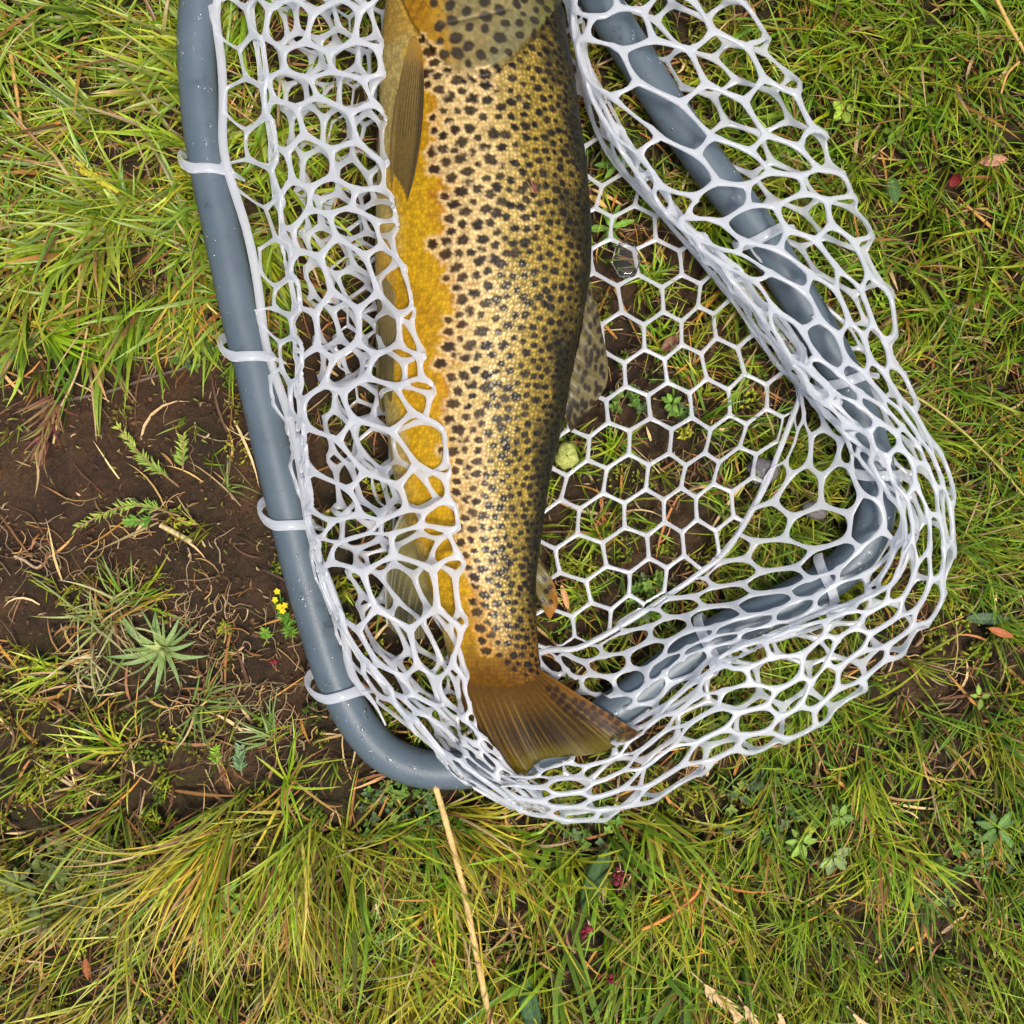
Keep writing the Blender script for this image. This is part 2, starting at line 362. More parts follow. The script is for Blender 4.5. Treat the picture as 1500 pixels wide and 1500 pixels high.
def build_trout():
    root = thing('trout', 'spotted brown trout with golden belly lying head-up in the white rubber net', 'fish')
    n, m = 820, 430
    v_ = np.linspace(0, 1, n); y = FR[0, 0] + (FR[-1, 0] - FR[0, 0]) * v_
    y[:12] = FR[0, 0] + (y[12] - FR[0, 0]) * (np.arange(12) / 12.0) ** 2
    xl, xr, th = fprof(y)
    e = np.minimum(1, np.sqrt(np.clip((y - FR[0, 0]) / 14, 0.0, 1))); e[0] = 0.02
    thj = np.linspace(0, 2 * np.pi, m, endpoint=False)
    C, Sn = np.cos(thj), np.sin(thj)
    xc, hw = (xl + xr) / 2, (xr - xl) / 2 * e
    sn = np.sign(Sn) * abs(Sn) ** 0.92
    Xp = xc[:, None] + hw[:, None] * C[None]
    f = np.broadcast_to((1 + C) / 2, Xp.shape); Yp = np.broadcast_to(y[:, None], Xp.shape)
    zc = fish_zc(th); hz = th * 0.005 * e
    Z = zc[:, None] + hz[:, None] * sn[None]
    P = W(Xp, Yp, zc[:, None] + 0 * Z); P[..., 2] = Z
    # outward direction
    nx = np.broadcast_to(C / 1.0, Xp.shape) * hz[:, None]; nz = np.broadcast_to(Sn, Xp.shape) * (hw[:, None] * S)
    nl = np.sqrt(nx ** 2 + nz ** 2) + 1e-9
    disp = np.zeros_like(Xp); Xi, Yi = pix(P)
    ge = gill_edge(f); sd = ge - Yi
    disp += 0.0022 * smooth(-2, 7, sd) * np.exp(-np.clip(sd, 0, None) / 110) - 0.0012 * np.exp(-((sd + 4) / 5) ** 2)
    disp -= 0.0008 * np.exp(-((Yi - (37 - (Xi - 650) * 0.22)) / 4) ** 2) * ((Xi > 645) & (Xi < 740))
    disp += 0.0006 * Noise(33, 0.03)(Yp, Xp) * smooth(100, 200, Yp)
    mouth = np.exp(-((f - 0.36) / 0.03) ** 2) * smooth(-120, -160, Yp); disp -= 0.002 * mouth
    P[..., 0] += disp * nx / nl; P[..., 2] += disp * nz / nl
    P[..., 2] = np.maximum(P[..., 2], 0.004)
    # ---------------- pigment
    def L(c): return lin(c)
    fb = np.interp(y, [-240, 0, 60, 130, 233, 300, 400, 500, 600, 700, 800, 900, 950, 985, 1010], [.36, .34, .30, .27, .31, .33, .35, .385, .35, .39, .41, .40, .50, .75, .9])[:, None]
    w1 = Noise(41, 0.05); w2 = Noise(42, 0.16)
    ff = f + 0.018 * w1(Yp, f * 330) + 0.014 * w2(Yp, f * 330)
    belly = L((186, 165, 96)); gold = L((206, 162, 12)); gold2 = L((190, 142, 8)); rust = L((184, 116, 22))
    cream = L((212, 184, 116)); pink = L((196, 154, 96)); olive = L((164, 140, 58)); dark = L((66, 58, 26)); back = L((44, 44, 24))
    def mix(a, b, t): return a + (b - a) * np.clip(t, 0, 1)[..., None]
    c = np.broadcast_to(belly, Xp.shape + (3,)).copy()
    c = mix(c, gold, smooth(0.0, 0.09, ff - np.interp(Yp, [0, 120, 320, 700], [.17, .14, .05, .03]))); c = mix(c, gold2, 0.6 * smooth(0.3, 1, w1(Yp * .5, f * 150)))
    c = mix(c, rust, 0.75 * np.exp(-((ff - fb) / 0.035) ** 2) * smooth(80, 160, Yp))
    c = mix(c, cream, smooth(-0.02, 0.07, ff - fb))
    c = mix(c, pink, 0.55 * smooth(0.3, 1.2, Noise(43, .02)(Yp, f * 300)) * smooth(0.0, 0.05, ff - fb))
    c = mix(c, olive, smooth(0.54, 0.74, ff + .03 * w1(Yp * .6, f * 200))); c = mix(c, dark, smooth(0.80, 0.95, ff)); c = mix(c, back, smooth(0.92, 0.985, ff))
    # golden peduncle
    ped = smooth(860, 985, Yp)
    c = mix(c, L((150, 108, 26)), ped * 0.8 * smooth(0.1, 0.3, f)); c = mix(c, L((116, 78, 12)), smooth(925, 995, Yp) * 0.95)
    # head and gill plate
    hd = smooth(-2, 4, sd)
    hc = np.broadcast_to(L((158, 142, 92)), c.shape).copy()
    hc = mix(hc, L((136, 130, 92)), smooth(-.4, .8, Noise(44, .03)(Yp, f * 300)))
    hc = mix(hc, L((190, 146, 44)), smooth(0.46, 0.30, ff)); hc = mix(hc, L((172, 124, 16)), smooth(0.36, 0.24, ff)); hc = mix(hc, L((178, 160, 92)), smooth(0.13, 0.05, ff))
    hc = mix(hc, L((120, 116, 62)), smooth(0.72, 0.86, ff)); hc = mix(hc, L((58, 60, 36)), smooth(0.88, 0.97, ff))
    c = mix(c, hc, hd)
    c = mix(c, L((60, 50, 24)), 0.75 * np.exp(-((sd + 3) / 3.5) ** 2) * smooth(.1, .3, f))
    crease = np.exp(-((Yi - (37 - (Xi - 650) * 0.22)) / 2.2) ** 2) * ((Xi > 645) & (Xi < 745)) * (Sn > 0)[None]
    c = mix(c, L((50, 40, 22)), 0.6 * crease)
    # rays on the throat flap
    br = (np.sin((Xp + Yp * 0.55) * 0.42) > 0.75) & (sd > 0) & (f < 0.27) & (f > 0.1)
    c = mix(c, L((120, 78, 16)), 0.4 * br)
    # ---------------- spots
    hzp = hz / S
    r2 = np.random.default_rng(5); spots = []
    SY = np.zeros(6000); ST = np.zeros(6000); SR = np.zeros(6000); k = 0
    for it in range(80000):
        yy = r2.uniform(-225, 1005); a = r2.uniform(0, 2 * np.pi); fv = (1 + math.cos(a)) / 2
        fbv = np.interp(yy, y, fb[:, 0]); head = 750 - (750 - yy) * (1 + .057 * math.sin(a)) < gill_edge(fv)
        wob = 0.03 * math.sin(yy * 0.045) + 0.025 * math.sin(yy * 0.11 + 1)
        if not head and fv < fbv + wob - 0.015: continue
        if head and fv < 0.3: continue
        if yy > 955 and fv < 0.62 and r2.random() < .7: continue
        if head: d0, r0 = (19, 8.2) if fv < 0.72 else (14, 5.8)
        elif fv > 0.9: d0, r0 = 10.5, 4.7
        elif fv > 0.72: d0, r0 = 12.6, 6.0
        elif fv > 0.58: d0, r0 = 14, 6.9
        else: d0, r0 = 15.4, 8.0
        if yy > 640: d0 *= 0.88; r0 *= 0.88
        i = min(int(np.searchsorted(y, yy)), n - 1)
        met = math.hypot(hw[i] * math.sin(a), hzp[i] * math.cos(a))
        da = np.abs((ST[:k] - a + np.pi) % (2 * np.pi) - np.pi)
        if k and np.min((SY[:k] - yy) ** 2 + (da * met) ** 2) < d0 * d0 * r2.uniform(.75, 1.25): continue
        SY[k], ST[k], SR[k] = yy, a, r0 * r2.uniform(0.7, 1.25); k += 1
        rr = SR[k - 1]
        dth = 2.3 * rr / max(met, 4)
        jj = np.arange(int(np.floor((a - dth) / (2 * np.pi) * m)), int(np.ceil((a + dth) / (2 * np.pi) * m)) + 1)
        i0, i1 = np.searchsorted(y, yy - 2.3 * rr), np.searchsorted(y, yy + 2.3 * rr)
        if i1 <= i0 or len(jj) > m: continue
        dy = (y[i0:i1] - yy)[:, None]; dw = ((jj * 2 * np.pi / m - a) * met)[None]
        psi = np.arctan2(dw, dy); nn = r2.integers(5, 8)
        star = 0.03 if head else (0.085 if fv < .75 else 0.06)
        q = np.hypot(dy * (1.0 if head else 1.15), dw * (1.0 if head else 0.95)) / (rr * (1 + star * np.cos(nn * psi + r2.uniform(0, 6)) + star * np.cos((nn - 2) * psi + r2.uniform(0, 6)) + 0.7 * star * np.cos(9 * psi + r2.uniform(0, 6)) + 0.1 * np.cos(2 * psi + r2.uniform(0, 6))))
        mk = smooth(1.15, 0.72, q); ix = np.ix_(np.arange(i0, i1), jj % m)
        if not head and fv < 0.56:
            halo = smooth(1.95, 1.15, q) * 0.75
            c[ix] = mix(c[ix], L((240, 208, 150)) if yy < 850 else L((215, 165, 80)), halo * (1 - mk))
        dk = L((28, 22, 20)) if fv > fbv + 0.1 else L((44, 26, 16))
        if head: dk = L((52, 47, 40))
        c[ix] = mix(c[ix], dk, mk * (r2.uniform(.9, .99) if not head else 0.93))
    # golden flecks between the spots on the upper back
    r3 = np.random.default_rng(9)
    # eye
    eye = np.hypot((Yp + 128) , (Xp - 735)) ; top = (Sn > 0)[None]
    c = np.where((eye < 17)[..., None] & top[..., None], L((150, 130, 60)), c); c = np.where((eye < 10)[..., None] & top[..., None], L((10, 10, 10)), c)
    al = (0.08 + (1 - hd) * (0.24 + 0.22 * smooth(-.03, .06, f - fb) + 0.5 * smooth(.55, .72, f)))
    arc = np.cumsum(np.hypot(np.gradient(hw[:, None] * C[None], axis=1), np.gradient(hzp[:, None] * sn[None], axis=1)), 1)
    uv = np.stack([Yp, arc - arc[:, :1] + 0 * Yp], -1).reshape(-1, 2)
    c = c * np.array([.60, .57, .51])
    cc = np.concatenate([np.clip(c, 0, 1), al[..., None]], -1).reshape(-1, 4)
    q = grid_quads(n, m, True)
    vv = P.reshape(-1, 3); vv = np.concatenate([vv, [P[0].mean(0)], [P[-1].mean(0)]])
    cc = np.concatenate([cc, cc[:1], cc[-1:]]); uv = np.concatenate([uv, uv[:1], uv[-1:]])
    j = np.arange(m); j2 = (j + 1) % m; b = (n - 1) * m
    t = np.concatenate([np.stack([j, j2, np.full(m, n * m)], 1)[:, ::-1], np.stack([b + j2, b + j, np.full(m, n * m + 1)], 1)[:, ::-1]])
    mesh_obj('body', vv, q[:, ::-1], t[:, ::-1], M_skin, root, cols=cc, uv=uv)
    # ---------------- fins
    def fin(name, base, mid, tip, zb, zm, zt, nr, colf, thick=0.0011, label=None, ni=60, nj=150, rest=False):
        jj = np.linspace(0, 1, nj); ii = np.linspace(0, 1, ni)
        B = cr_eval(base, jj * (len(base) - 1)); Mi = cr_eval(mid, jj * (len(mid) - 1)); T = cr_eval(tip, jj * (len(tip) - 1))
        i = ii[:, None, None]
        p = (1 - i) ** 2 * B + 2 * i * (1 - i) * Mi + i ** 2 * T
        I = ii[:, None] + 0 * jj[None]; J = jj[None] + 0 * I
        I2 = I
        frayed = 1.0
        zz = (1 - I) ** 2 * zb + 2 * I * (1 - I) * zm + I * I * zt
        ph = nr * J * 2 * np.pi
        ridge = np.cos(ph + 1.1 * np.sin(7 * J) + 0.5 * np.sin(23 * J) + 0.35 * np.sin(5 * I + 9 * J))
        fine = np.cos(2 * ph)
        rr_ = np.where(I > 0.55, np.maximum(ridge, fine * smooth(.5, .8, I)), ridge)
        zz = zz + (0.0016 * np.sin(J * 9 + I * 2) + (0.0022 * np.sin(J * 21 + 1.5 * np.sin(J * 5)) if nr > 15 else 0)) * I
        if rest: zz = np.maximum(zz, fish_top(p[..., 0], p[..., 1]) + 0.0016)
        tk = thick * (1 - 0.75 * I) * (0.9 + 0.14 * np.clip(rr_, -0.5, 1)) * (0.25 + 0.75 * np.minimum(1, np.minimum(J, 1 - J) * 14))
        edge = 1 - 0.05 * (0.5 + 0.5 * np.cos(ph)) * (I > 0.97)
        q0 = W(p[..., 0], p[..., 1], zz); up = q0.copy(); up[..., 2] += tk; dn = q0.copy(); dn[..., 2] -= tk
        cl = colf(I, J, rr_, p[..., 0], p[..., 1]) * .62
        g = grid_quads(ni, nj); N = ni * nj
        idx = np.arange(N).reshape(ni, nj)
        ring = np.concatenate([idx[0], idx[1:, -1], idx[-1, -2::-1], idx[-2:0:-1, 0]]); r2_ = np.roll(ring, -1)
        sides = np.stack([ring, r2_, r2_ + N, ring + N], 1)
        vv = np.concatenate([up.reshape(-1, 3), dn.reshape(-1, 3)])
        cl = np.concatenate([cl.reshape(-1, 3)] * 2)
        o = mesh_obj(name, vv, np.concatenate([g[:, ::-1], g + N, sides]), mat=M_fin, parent=root, cols=cl)
        if label: o['label'] = label
    def spot_on(c, px, py, pts, r, colr, elong=1.0):
        for (sx, sy) in pts:
            q = np.hypot(px - sx, (py - sy) / elong) / r; c = mix(c, lin(colr), smooth(1.2, .7, q) * .9)
        return c
    r4 = np.random.default_rng(12)
    def tailc(I, J, rd, px, py):
        c = mix(np.broadcast_to(lin((112, 76, 10)), I.shape + (3,)), lin((76, 54, 8)), smooth(.25, .6, I))
        c = mix(c, lin((44, 32, 10)), .7 * smooth(.3, .5, J) * smooth(.75, .6, J) * smooth(.3, .7, I))
        c = mix(c, lin((172, 132, 36)), (.38 + .3 * np.sin(J * 31) * np.sin(I * 6 + J * 11)) * smooth(.35, .95, rd) * smooth(.12, .35, I) * (1 - .5 * smooth(.45, .6, J) * smooth(.9, .7, J)))
        c = mix(c, lin((128, 112, 22)), .7 * smooth(.75, .95, I)); c = mix(c, lin((170, 110, 36)), .6 * smooth(.9, 1, J))
        pts = [(800 + t * 140 + o * 0.45 + r4.normal(0, 2), 1003 + t * 70 - o * 0 + o * .9 + r4.normal(0, 2)) for t in np.linspace(0.02, .93, 11) for o in (2, 15, 29) if not (o > 20 and t > .85)]
        return spot_on(c, px, py, pts, 5.2, (62, 34, 14))
    fin('tail_fin', [(664, 985), (735, 990), (794, 982)], [(684, 1068), (720, 1068), (770, 1062), (815, 1050), (868, 1030)],
        [(737, 1140), (768, 1136), (797, 1112), (872, 1104), (943, 1077)], .0185, .031, .032, 19, tailc, .0016, ni=90, nj=240)
    def pecc(I, J, rd, px, py):
        c = mix(np.broadcast_to(lin((150, 122, 62)), I.shape + (3,)), lin((112, 90, 36)), I)
        c = mix(c, lin((74, 56, 26)), .55 * smooth(.2, .9, -rd)); c = mix(c, lin((60, 44, 16)), .85 * smooth(.72, .95, J)); return mix(c, lin((206, 156, 60)), .8 * smooth(.2, 0, I))
    fin('pectoral_fin', [(600, 62), (606, 54), (613, 60), (619, 78)], [(560, 190), (578, 195), (604, 190), (628, 180)], [(576, 296), (583, 312), (590, 314), (599, 290)], .064, .067, .062, 13, pecc, .0012, rest=True,
        label='olive brown pectoral fin folded along the golden belly')
    def pelc(I, J, rd, px, py):
        c = mix(np.broadcast_to(lin((140, 120, 66)), I.shape + (3,)), lin((96, 82, 40)), smooth(.2, .6, I)); return mix(c, lin((170, 150, 90)), .6 * smooth(.3, .9, rd))
    fin('pelvic_fin', [(556, 420), (566, 410), (580, 430)], [(545, 510), (560, 510), (580, 510)], [(556, 596), (562, 604), (574, 590)], .044, .043, .030, 10, pelc, .0012, rest=True)
    def anac(I, J, rd, px, py):
        c = mix(np.broadcast_to(lin((152, 138, 70)), I.shape + (3,)), lin((88, 84, 56)), smooth(.1, .6, I)); c = mix(c, lin((150, 138, 92)), .6 * smooth(.3, .9, rd))
        return mix(c, lin((214, 208, 186)), .85 * smooth(.09, .02, J))
    fin('anal_fin', [(592, 745), (612, 800), (640, 884)], [(556, 800), (575, 850), (620, 900)], [(566, 915), (590, 935), (622, 936)], .028, .024, .014, 9, anac, .0012,
        label='grey olive anal fin with white leading edge')
    def dorc(I, J, rd, px, py):
        c = mix(np.broadcast_to(lin((110, 98, 46)), I.shape + (3,)), lin((132, 118, 80)), I); c = mix(c, lin((164, 150, 106)), .35 * smooth(.3, .9, rd))
        pts = [(r4.uniform(828, 890), r4.uniform(420, 640)) for _ in range(150)]
        return spot_on(c, px, py, pts, 3.2, (56, 46, 34), 1.9)
    fin('dorsal_fin', [(862, 412), (852, 480), (838, 545), (826, 606)], [(880, 450), (876, 510), (862, 570), (830, 618)], [(878, 470), (890, 530), (884, 572), (836, 634)], .036, .035, .026, 10, dorc, .0014,
        label='spotted grey dorsal fin folded back along the body')
    def adic(I, J, rd, px, py):
        c = mix(np.broadcast_to(lin((120, 106, 40)), I.shape + (3,)), lin((190, 124, 40)), smooth(.4, .9, I))
        return spot_on(c, px, py, [(797, 848), (800, 866), (806, 882), (794, 880), (806, 860)], 4.5, (48, 34, 18))
    fin('adipose_fin', [(788, 820), (785, 845), (785, 872)], [(806, 838), (806, 865), (795, 895)], [(814, 862), (817, 885), (806, 908)], .021, .021, .018, 3, adic, .0018,
        label='small orange edged adipose fin with dark spots')
    return root
build_trout()

# ------------------------------------------------------------------ landing net
net = thing('landing_net', 'blue grey hoop landing net with white rubber mesh bag lying on the grass', 'net')
v, q, t = tube(hoop_path, RT, n=40)
hoop_obj = mesh_obj('hoop', v, q[:, ::-1], t[:, ::-1], M_hoop, net)

PITCH = 57 * S
def hexnet(name, surf, a0, a1, b0, b1, half_w, half_h, round_k=0.5, warp=0.10, seed=0, keep=None, M=30, row=0.93):
    """moulded hexagon mesh laid over the surface surf(a, b); a across and b along in cells"""
    n1, n2 = Noise(seed + 100, 1.3), Noise(seed + 101, 1.3)
    def sf(a, b): return surf(a + warp * n1(a, b), b + warp * n2(a, b))
    cells = []
    nb = int(math.ceil((b1 - b0) / row)) + 1
    for r in range(nb):
        for c in range(int(math.ceil(a1 - a0)) + 2):
            ca = a0 + c + 0.5 * (r % 2); cb = b0 + r * row
            if ca > a1 or cb > b1: continue
            cells.append((ca, cb))
    cells = np.array(cells)
    if keep is not None:
        cells = cells[keep(cells)]
    R = 1 / math.sqrt(3)
    ks = np.arange(6); cor = np.stack([R * np.cos(np.pi / 6 + ks * np.pi / 3), R * np.sin(np.pi / 6 + ks * np.pi / 3) * row / 0.866], 1)
    per = M // 6; edge = np.concatenate([cor[k] + (cor[(k + 1) % 6] - cor[k]) * (np.arange(per) / per)[:, None] for k in range(6)])
    ang = np.arctan2(edge[:, 1] * 0.866 / row, edge[:, 0]); 
    phi = (ang) % (np.pi / 3); phi = np.where(phi > np.pi / 6, phi - np.pi / 3, phi)
    ap = 0.5 - half_w / PITCH
    hexr = ap / np.cos(phi); hole_r = hexr * (1 - round_k) + ap * round_k
    er = np.hypot(edge[:, 0], edge[:, 1] * 0.866 / row)
    fr = hole_r / er
    E = cells[:, None] + edge[None]; Hh = cells[:, None] + (edge * fr[:, None])[None]
    def S3(ab): return sf(ab[..., 0], ab[..., 1])
    PE, PH, PC = S3(E), S3(Hh), S3(cells)[:, None]
    wmat = (er - hole_r) * PITCH
    d = PH - PE; dl = np.linalg.norm(d, axis=-1, keepdims=True) + 1e-9
    lim = 0.82 * np.linalg.norm(PC - PE, axis=-1, keepdims=True)
    PH = PE + d / dl * np.minimum(wmat[None, :, None], lim)
    eps = 0.02
    def nrm(ab):
        da = S3(ab + [eps, 0]) - S3(ab - [eps, 0]); db = S3(ab + [0, eps]) - S3(ab - [0, eps])
        nn = np.cross(da, db); return nn / (np.linalg.norm(nn, axis=-1, keepdims=True) + 1e-9)
    NE = nrm(E)
    prof = [(0, .86), (.62, 1.0), (.9, .66), (1, 0), (.9, -.66), (.62, -1.0), (0, -.86)]
    rings = np.stack([PE + (PH - PE) * e + NE * (h * half_h) for e, h in prof], 2)   # cells, M, 7, 3
    nc = len(cells); K = len(prof)
    base = (np.arange(nc) * M * K)[:, None, None]; i = np.arange(M)[None, :, None]; i2 = (i + 1) % M; k = np.arange(K - 1)[None, None]
    Q = np.stack(np.broadcast_arrays(base + i * K + k, base + i2 * K + k, base + i2 * K + k + 1, base + i * K + k + 1), -1).reshape(-1, 4)
    V = rings.reshape(-1, 3)
    # weld the shared centre lines
    key = np.round(V / 2e-5).astype(np.int64); _, fi, inv = np.unique(key, axis=0, return_index=True, return_inverse=True)
    inv = inv.reshape(-1); V = V[fi]; Q = inv[Q]
    ok = (Q[:, 0] != Q[:, 1]) & (Q[:, 2] != Q[:, 3]) & (Q[:, 0] != Q[:, 3]) & (Q[:, 1] != Q[:, 2])
    return mesh_obj(name, V, Q[ok], mat=M_rubber, parent=net)

class Sheet:
    """surface through control rows (t) of profile points (s); sk = cell coordinate of every profile point"""
    def __init__(s, ctrl, sk, tk, lift=None, wob=0.0, seed=0, collide=None):
        s.c = np.asarray(ctrl, float); s.sk = sk; s.tk = tk; s.col = collide; s.wob = wob
        s.n = [Noise(seed + i, 1.1) for i in range(3)]
    def __call__(s, a, b):
        a, b = np.broadcast_arrays(np.asarray(a, float), np.asarray(b, float)); shp = a.shape; a = a.ravel(); b = b.ravel()
        sk_, tk_ = np.asarray(s.sk, float), np.asarray(s.tk, float)
        u = np.interp(a, sk_, np.arange(len(sk_))) + np.minimum(0, a - sk_[0]) / (sk_[1] - sk_[0])
        v = np.interp(b, tk_, np.arange(len(tk_))) + np.minimum(0, b - tk_[0]) / (tk_[1] - tk_[0])
        # extend linearly past the ends
        i = np.clip(v.astype(int), 0, len(s.c) - 2)
        N, Mx = s.c.shape[:2]
        ext = np.pad(s.c, ((1, 1), (1, 1), (0, 0)), mode='reflect', reflect_type='odd')
        iu = np.clip(u.astype(int), 0, Mx - 2); fu = (u - iu)[:, None]; iv = i; fv = (v - iv)[:, None]
        def cr(p0, p1, p2, p3, f): return 0.5 * (2 * p1 + (p2 - p0) * f + (2 * p0 - 5 * p1 + 4 * p2 - p3) * f ** 2 + (3 * p1 - p0 - 3 * p2 + p3) * f ** 3)
        rows = [cr(ext[iv + k, iu], ext[iv + k, iu + 1], ext[iv + k, iu + 2], ext[iv + k, iu + 3], fu) for k in range(4)]
        p = cr(*rows, fv)
        if s.wob:
            p = p + s.wob * np.stack([s.n[0](a, b), s.n[1](a, b), 0.6 * s.n[2](a, b)], -1)
        if s.col is not None: p = s.col(p, a, b)
        p[:, 2] = np.maximum(p[:, 2], 0.003)
        return p.reshape(shp + (3,))

# ---- floor of the bag, lying on the grass and under the fish
SEAM = np.array([(1192, 540), (1180, 562), (1143, 657), (1117, 720), (1067, 803), (1020, 843), (967, 880), (917, 913), (850, 948), (800, 954), (740, 975), (690, 990), (655, 960)], float)
fz = Noise(61, 60)
def floor_px(a, b): return 560 + a * 57 + b * 1.0 + 5 * np.sin(b * .7), -20 + b * 57 - a * 3.2
def floor_surf(a, b):
    px, py = floor_px(a, b)
    X = (px - 750) * S; Y = (750 - py) * S
    z = 0.0075 + 0.0012 * fz(X, Y)
    px, py = to_poly(px, py, FLOORPOLY)
    return W(px, py, z)
def to_poly(px, py, poly):
    shp = px.shape; x = px.ravel(); y = py.ravel(); poly = np.asarray(poly, float)
    ins = np.zeros(len(x), bool); d = np.full(len(x), 1e9); bx = x.copy(); by = y.copy()
    for (x0, y0), (x1, y1) in zip(poly, np.roll(poly, -1, 0)):
        c = ((y0 > y) != (y1 > y)); ins ^= c & (x < (x1 - x0) * (y - y0) / (y1 - y0 + 1e-9) + x0)
        t = np.clip(((x - x0) * (x1 - x0) + (y - y0) * (y1 - y0)) / ((x1 - x0) ** 2 + (y1 - y0) ** 2), 0, 1)
        qx, qy = x0 + t * (x1 - x0), y0 + t * (y1 - y0); dd = np.hypot(x - qx, y - qy); nb = dd < d
        d = np.where(nb, dd, d); bx = np.where(nb, qx, bx); by = np.where(nb, qy, by)
    return np.where(ins, x, bx).reshape(shp), np.where(ins, y, by).reshape(shp)
FLOORPOLY = [(440, -60), (845, -60), (860, 90), (925, 215), (1010, 330), (1110, 445), (1185, 545), (1180, 562), (1143, 657), (1117, 720), (1067, 803), (1020, 843),
             (967, 880), (917, 913), (850, 946), (800, 950), (740, 970), (690, 985), (600, 850), (520, 650), (470, 400), (440, 100)]
def keep_floor(c):
    x, y = floor_px(c[:, 0], c[:, 1]); qx, qy = to_poly(x, y, FLOORPOLY); return np.hypot(x - qx, y - qy) < 21
hexnet('bag_floor', floor_surf, -1, 13, 0, 18, 0.00125, 0.0011, 0.25, 0.10, 5, keep_floor)
sp = catmull(SEAM, 120); spz = np.full(120, 0.009); 
v, q, t = tube(W(sp[:, 0], sp[:, 1], spz), 0.0018, 0.0016, n=10)
mesh_obj('bag_floor_seam', v, q[:, ::-1], t[:, ::-1], M_rubber, net)

# ---- right and lower wall: hoop > under layer > outer fold > upper layer > ridge > down to the floor
RR = [  # ridge, outer fold, hoop, floor edge
 ((822, -90), (1010, -110), (845, -100), (800, -90)), ((832, -20), (1065, -40), (880, -15), (822, -10)), ((848, 60), (1125, 62), (918, 60), (842, 70)), ((905, 185), (1197, 180), (995, 180), (888, 205)),
 ((988, 308), (1262, 295), (1080, 300), (968, 325)), ((1085, 408), (1303, 410), (1150, 400), (1066, 432)), ((1165, 508), (1318, 525), (1215, 500), (1140, 530)),
 ((1232, 598), (1362, 632), (1262, 600), (1172, 582)), ((1296, 692), (1402, 730), (1290, 680), (1128, 692)), ((1330, 772), (1402, 822), (1290, 750), (1085, 778)),
 ((1284, 862), (1362, 910), (1245, 850), (1035, 832)), ((1180, 912), (1268, 1006), (1160, 895), (980, 872)), ((1072, 955), (1163, 1083), (1070, 938), (912, 916)),
 ((978, 1030), (1060, 1129), (985, 992), (850, 948)), ((906, 1080), (948, 1178), (900, 1058), (800, 956)), ((824, 1104), (850, 1199), (810, 1104), (745, 974)),
 ((756, 1124), (764, 1187), (735, 1122), (700, 988)), ((700, 1110), (692, 1146), (680, 1118), (668, 975)), ((660, 1082), (640, 1095), (640, 1100), (640, 950))]
def lerp(a, b, t): return (a[0] + (b[0] - a[0]) * t, a[1] + (b[1] - a[1]) * t)
ctrl = []
for k, (r, o, h, f) in enumerate(RR):
    tail = 13.5 <= k
    wide = math.hypot(r[0] - f[0], r[1] - f[1]) > 80     # the wall leans and opens out in the lower right corner
    zr = 0.050 if k < 8 else (0.044 if k < 13 else 0.034)
    row = [W(*h, 0.016), W(*lerp(h, o, .35), 0.012), W(*lerp(h, o, .72), 0.015), W(*lerp(h, o, .97), 0.022), W(*o, 0.031),
           W(*lerp(o, r, .10), 0.039), W(*lerp(o, r, .45), 0.045), W(*lerp(o, r, .85), zr + .001), W(*lerp(r, f, -0.04), zr - .002)]
    if wide: row += [W(*lerp(r, f, .05), zr - 0.010), W(*lerp(r, f, -.06), zr - .018), W(*lerp(r, f, .18), zr - .010), W(*lerp(r, f, .36), zr - .014), W(*lerp(r, f, .66), .018), W(*f, 0.009)]
    else: row += [W(*lerp(r, f, .5), zr - 0.009), W(*lerp(r, f, -.25), zr - .014), W(*lerp(r, f, .7), zr - .020), W(*lerp(r, f, 0.0), zr - .026), W(*lerp(r, f, .85), .016), W(*f, 0.010)]
    ctrl.append(row)
sk = [0, 0.9, 1.8, 2.4, 2.7, 3.1, 4.5, 5.9, 6.3, 7.2, 8.1, 9.1, 10.1, 11.2, 12.6]
mid = np.array([[lerp(r, o, .4)] for r, o, h, f in RR]).reshape(-1, 2)
tk = np.concatenate([[0], np.cumsum(np.hypot(*np.diff(mid, axis=0).T))]) / 70
def col_R(p, a, b):
    x, y = pix(p); zt = np.maximum(fish_top(x, y), np.where((y > 990) & (y < 1140) & (x > 670) & (x < 945), 0.0335, -1))
    up = (a > 2.5) & (a < 6.45)
    p[:, 2] = np.where(up & (zt > 0), np.maximum(p[:, 2], zt + 0.007), p[:, 2])
    dd = np.full(len(p), 9.0)
    for hx, hy, _ in hoop_path[::2]: dd = np.minimum(dd, (p[:, 0] - hx) ** 2 + (p[:, 1] - hy) ** 2)
    rad = RT + 0.0025; over = (a > 2.5) & (dd < rad * rad)
    p[:, 2] = np.where(over, np.maximum(p[:, 2], 0.0125 + np.sqrt(np.clip(rad * rad - dd, 0, 1))), p[:, 2])
    near = (x > 640) & (x < 925) & (y > 965 + (x - 790) * .56) & (y < 1150)
    p[:, 2] = np.where((a >= 6.45) & near, np.minimum(p[:, 2], 0.010 + 0.018 * smooth(7.8, 6.45, a)), p[:, 2]); return p
sheetR = Sheet(ctrl, sk, tk, wob=0.0016, seed=71, collide=col_R)
hexnet('bag_wall', sheetR, 0.4, 12.7, 0.4, tk[-2] - .4, 0.00155, 0.0013, 0.78, 0.18, 11)

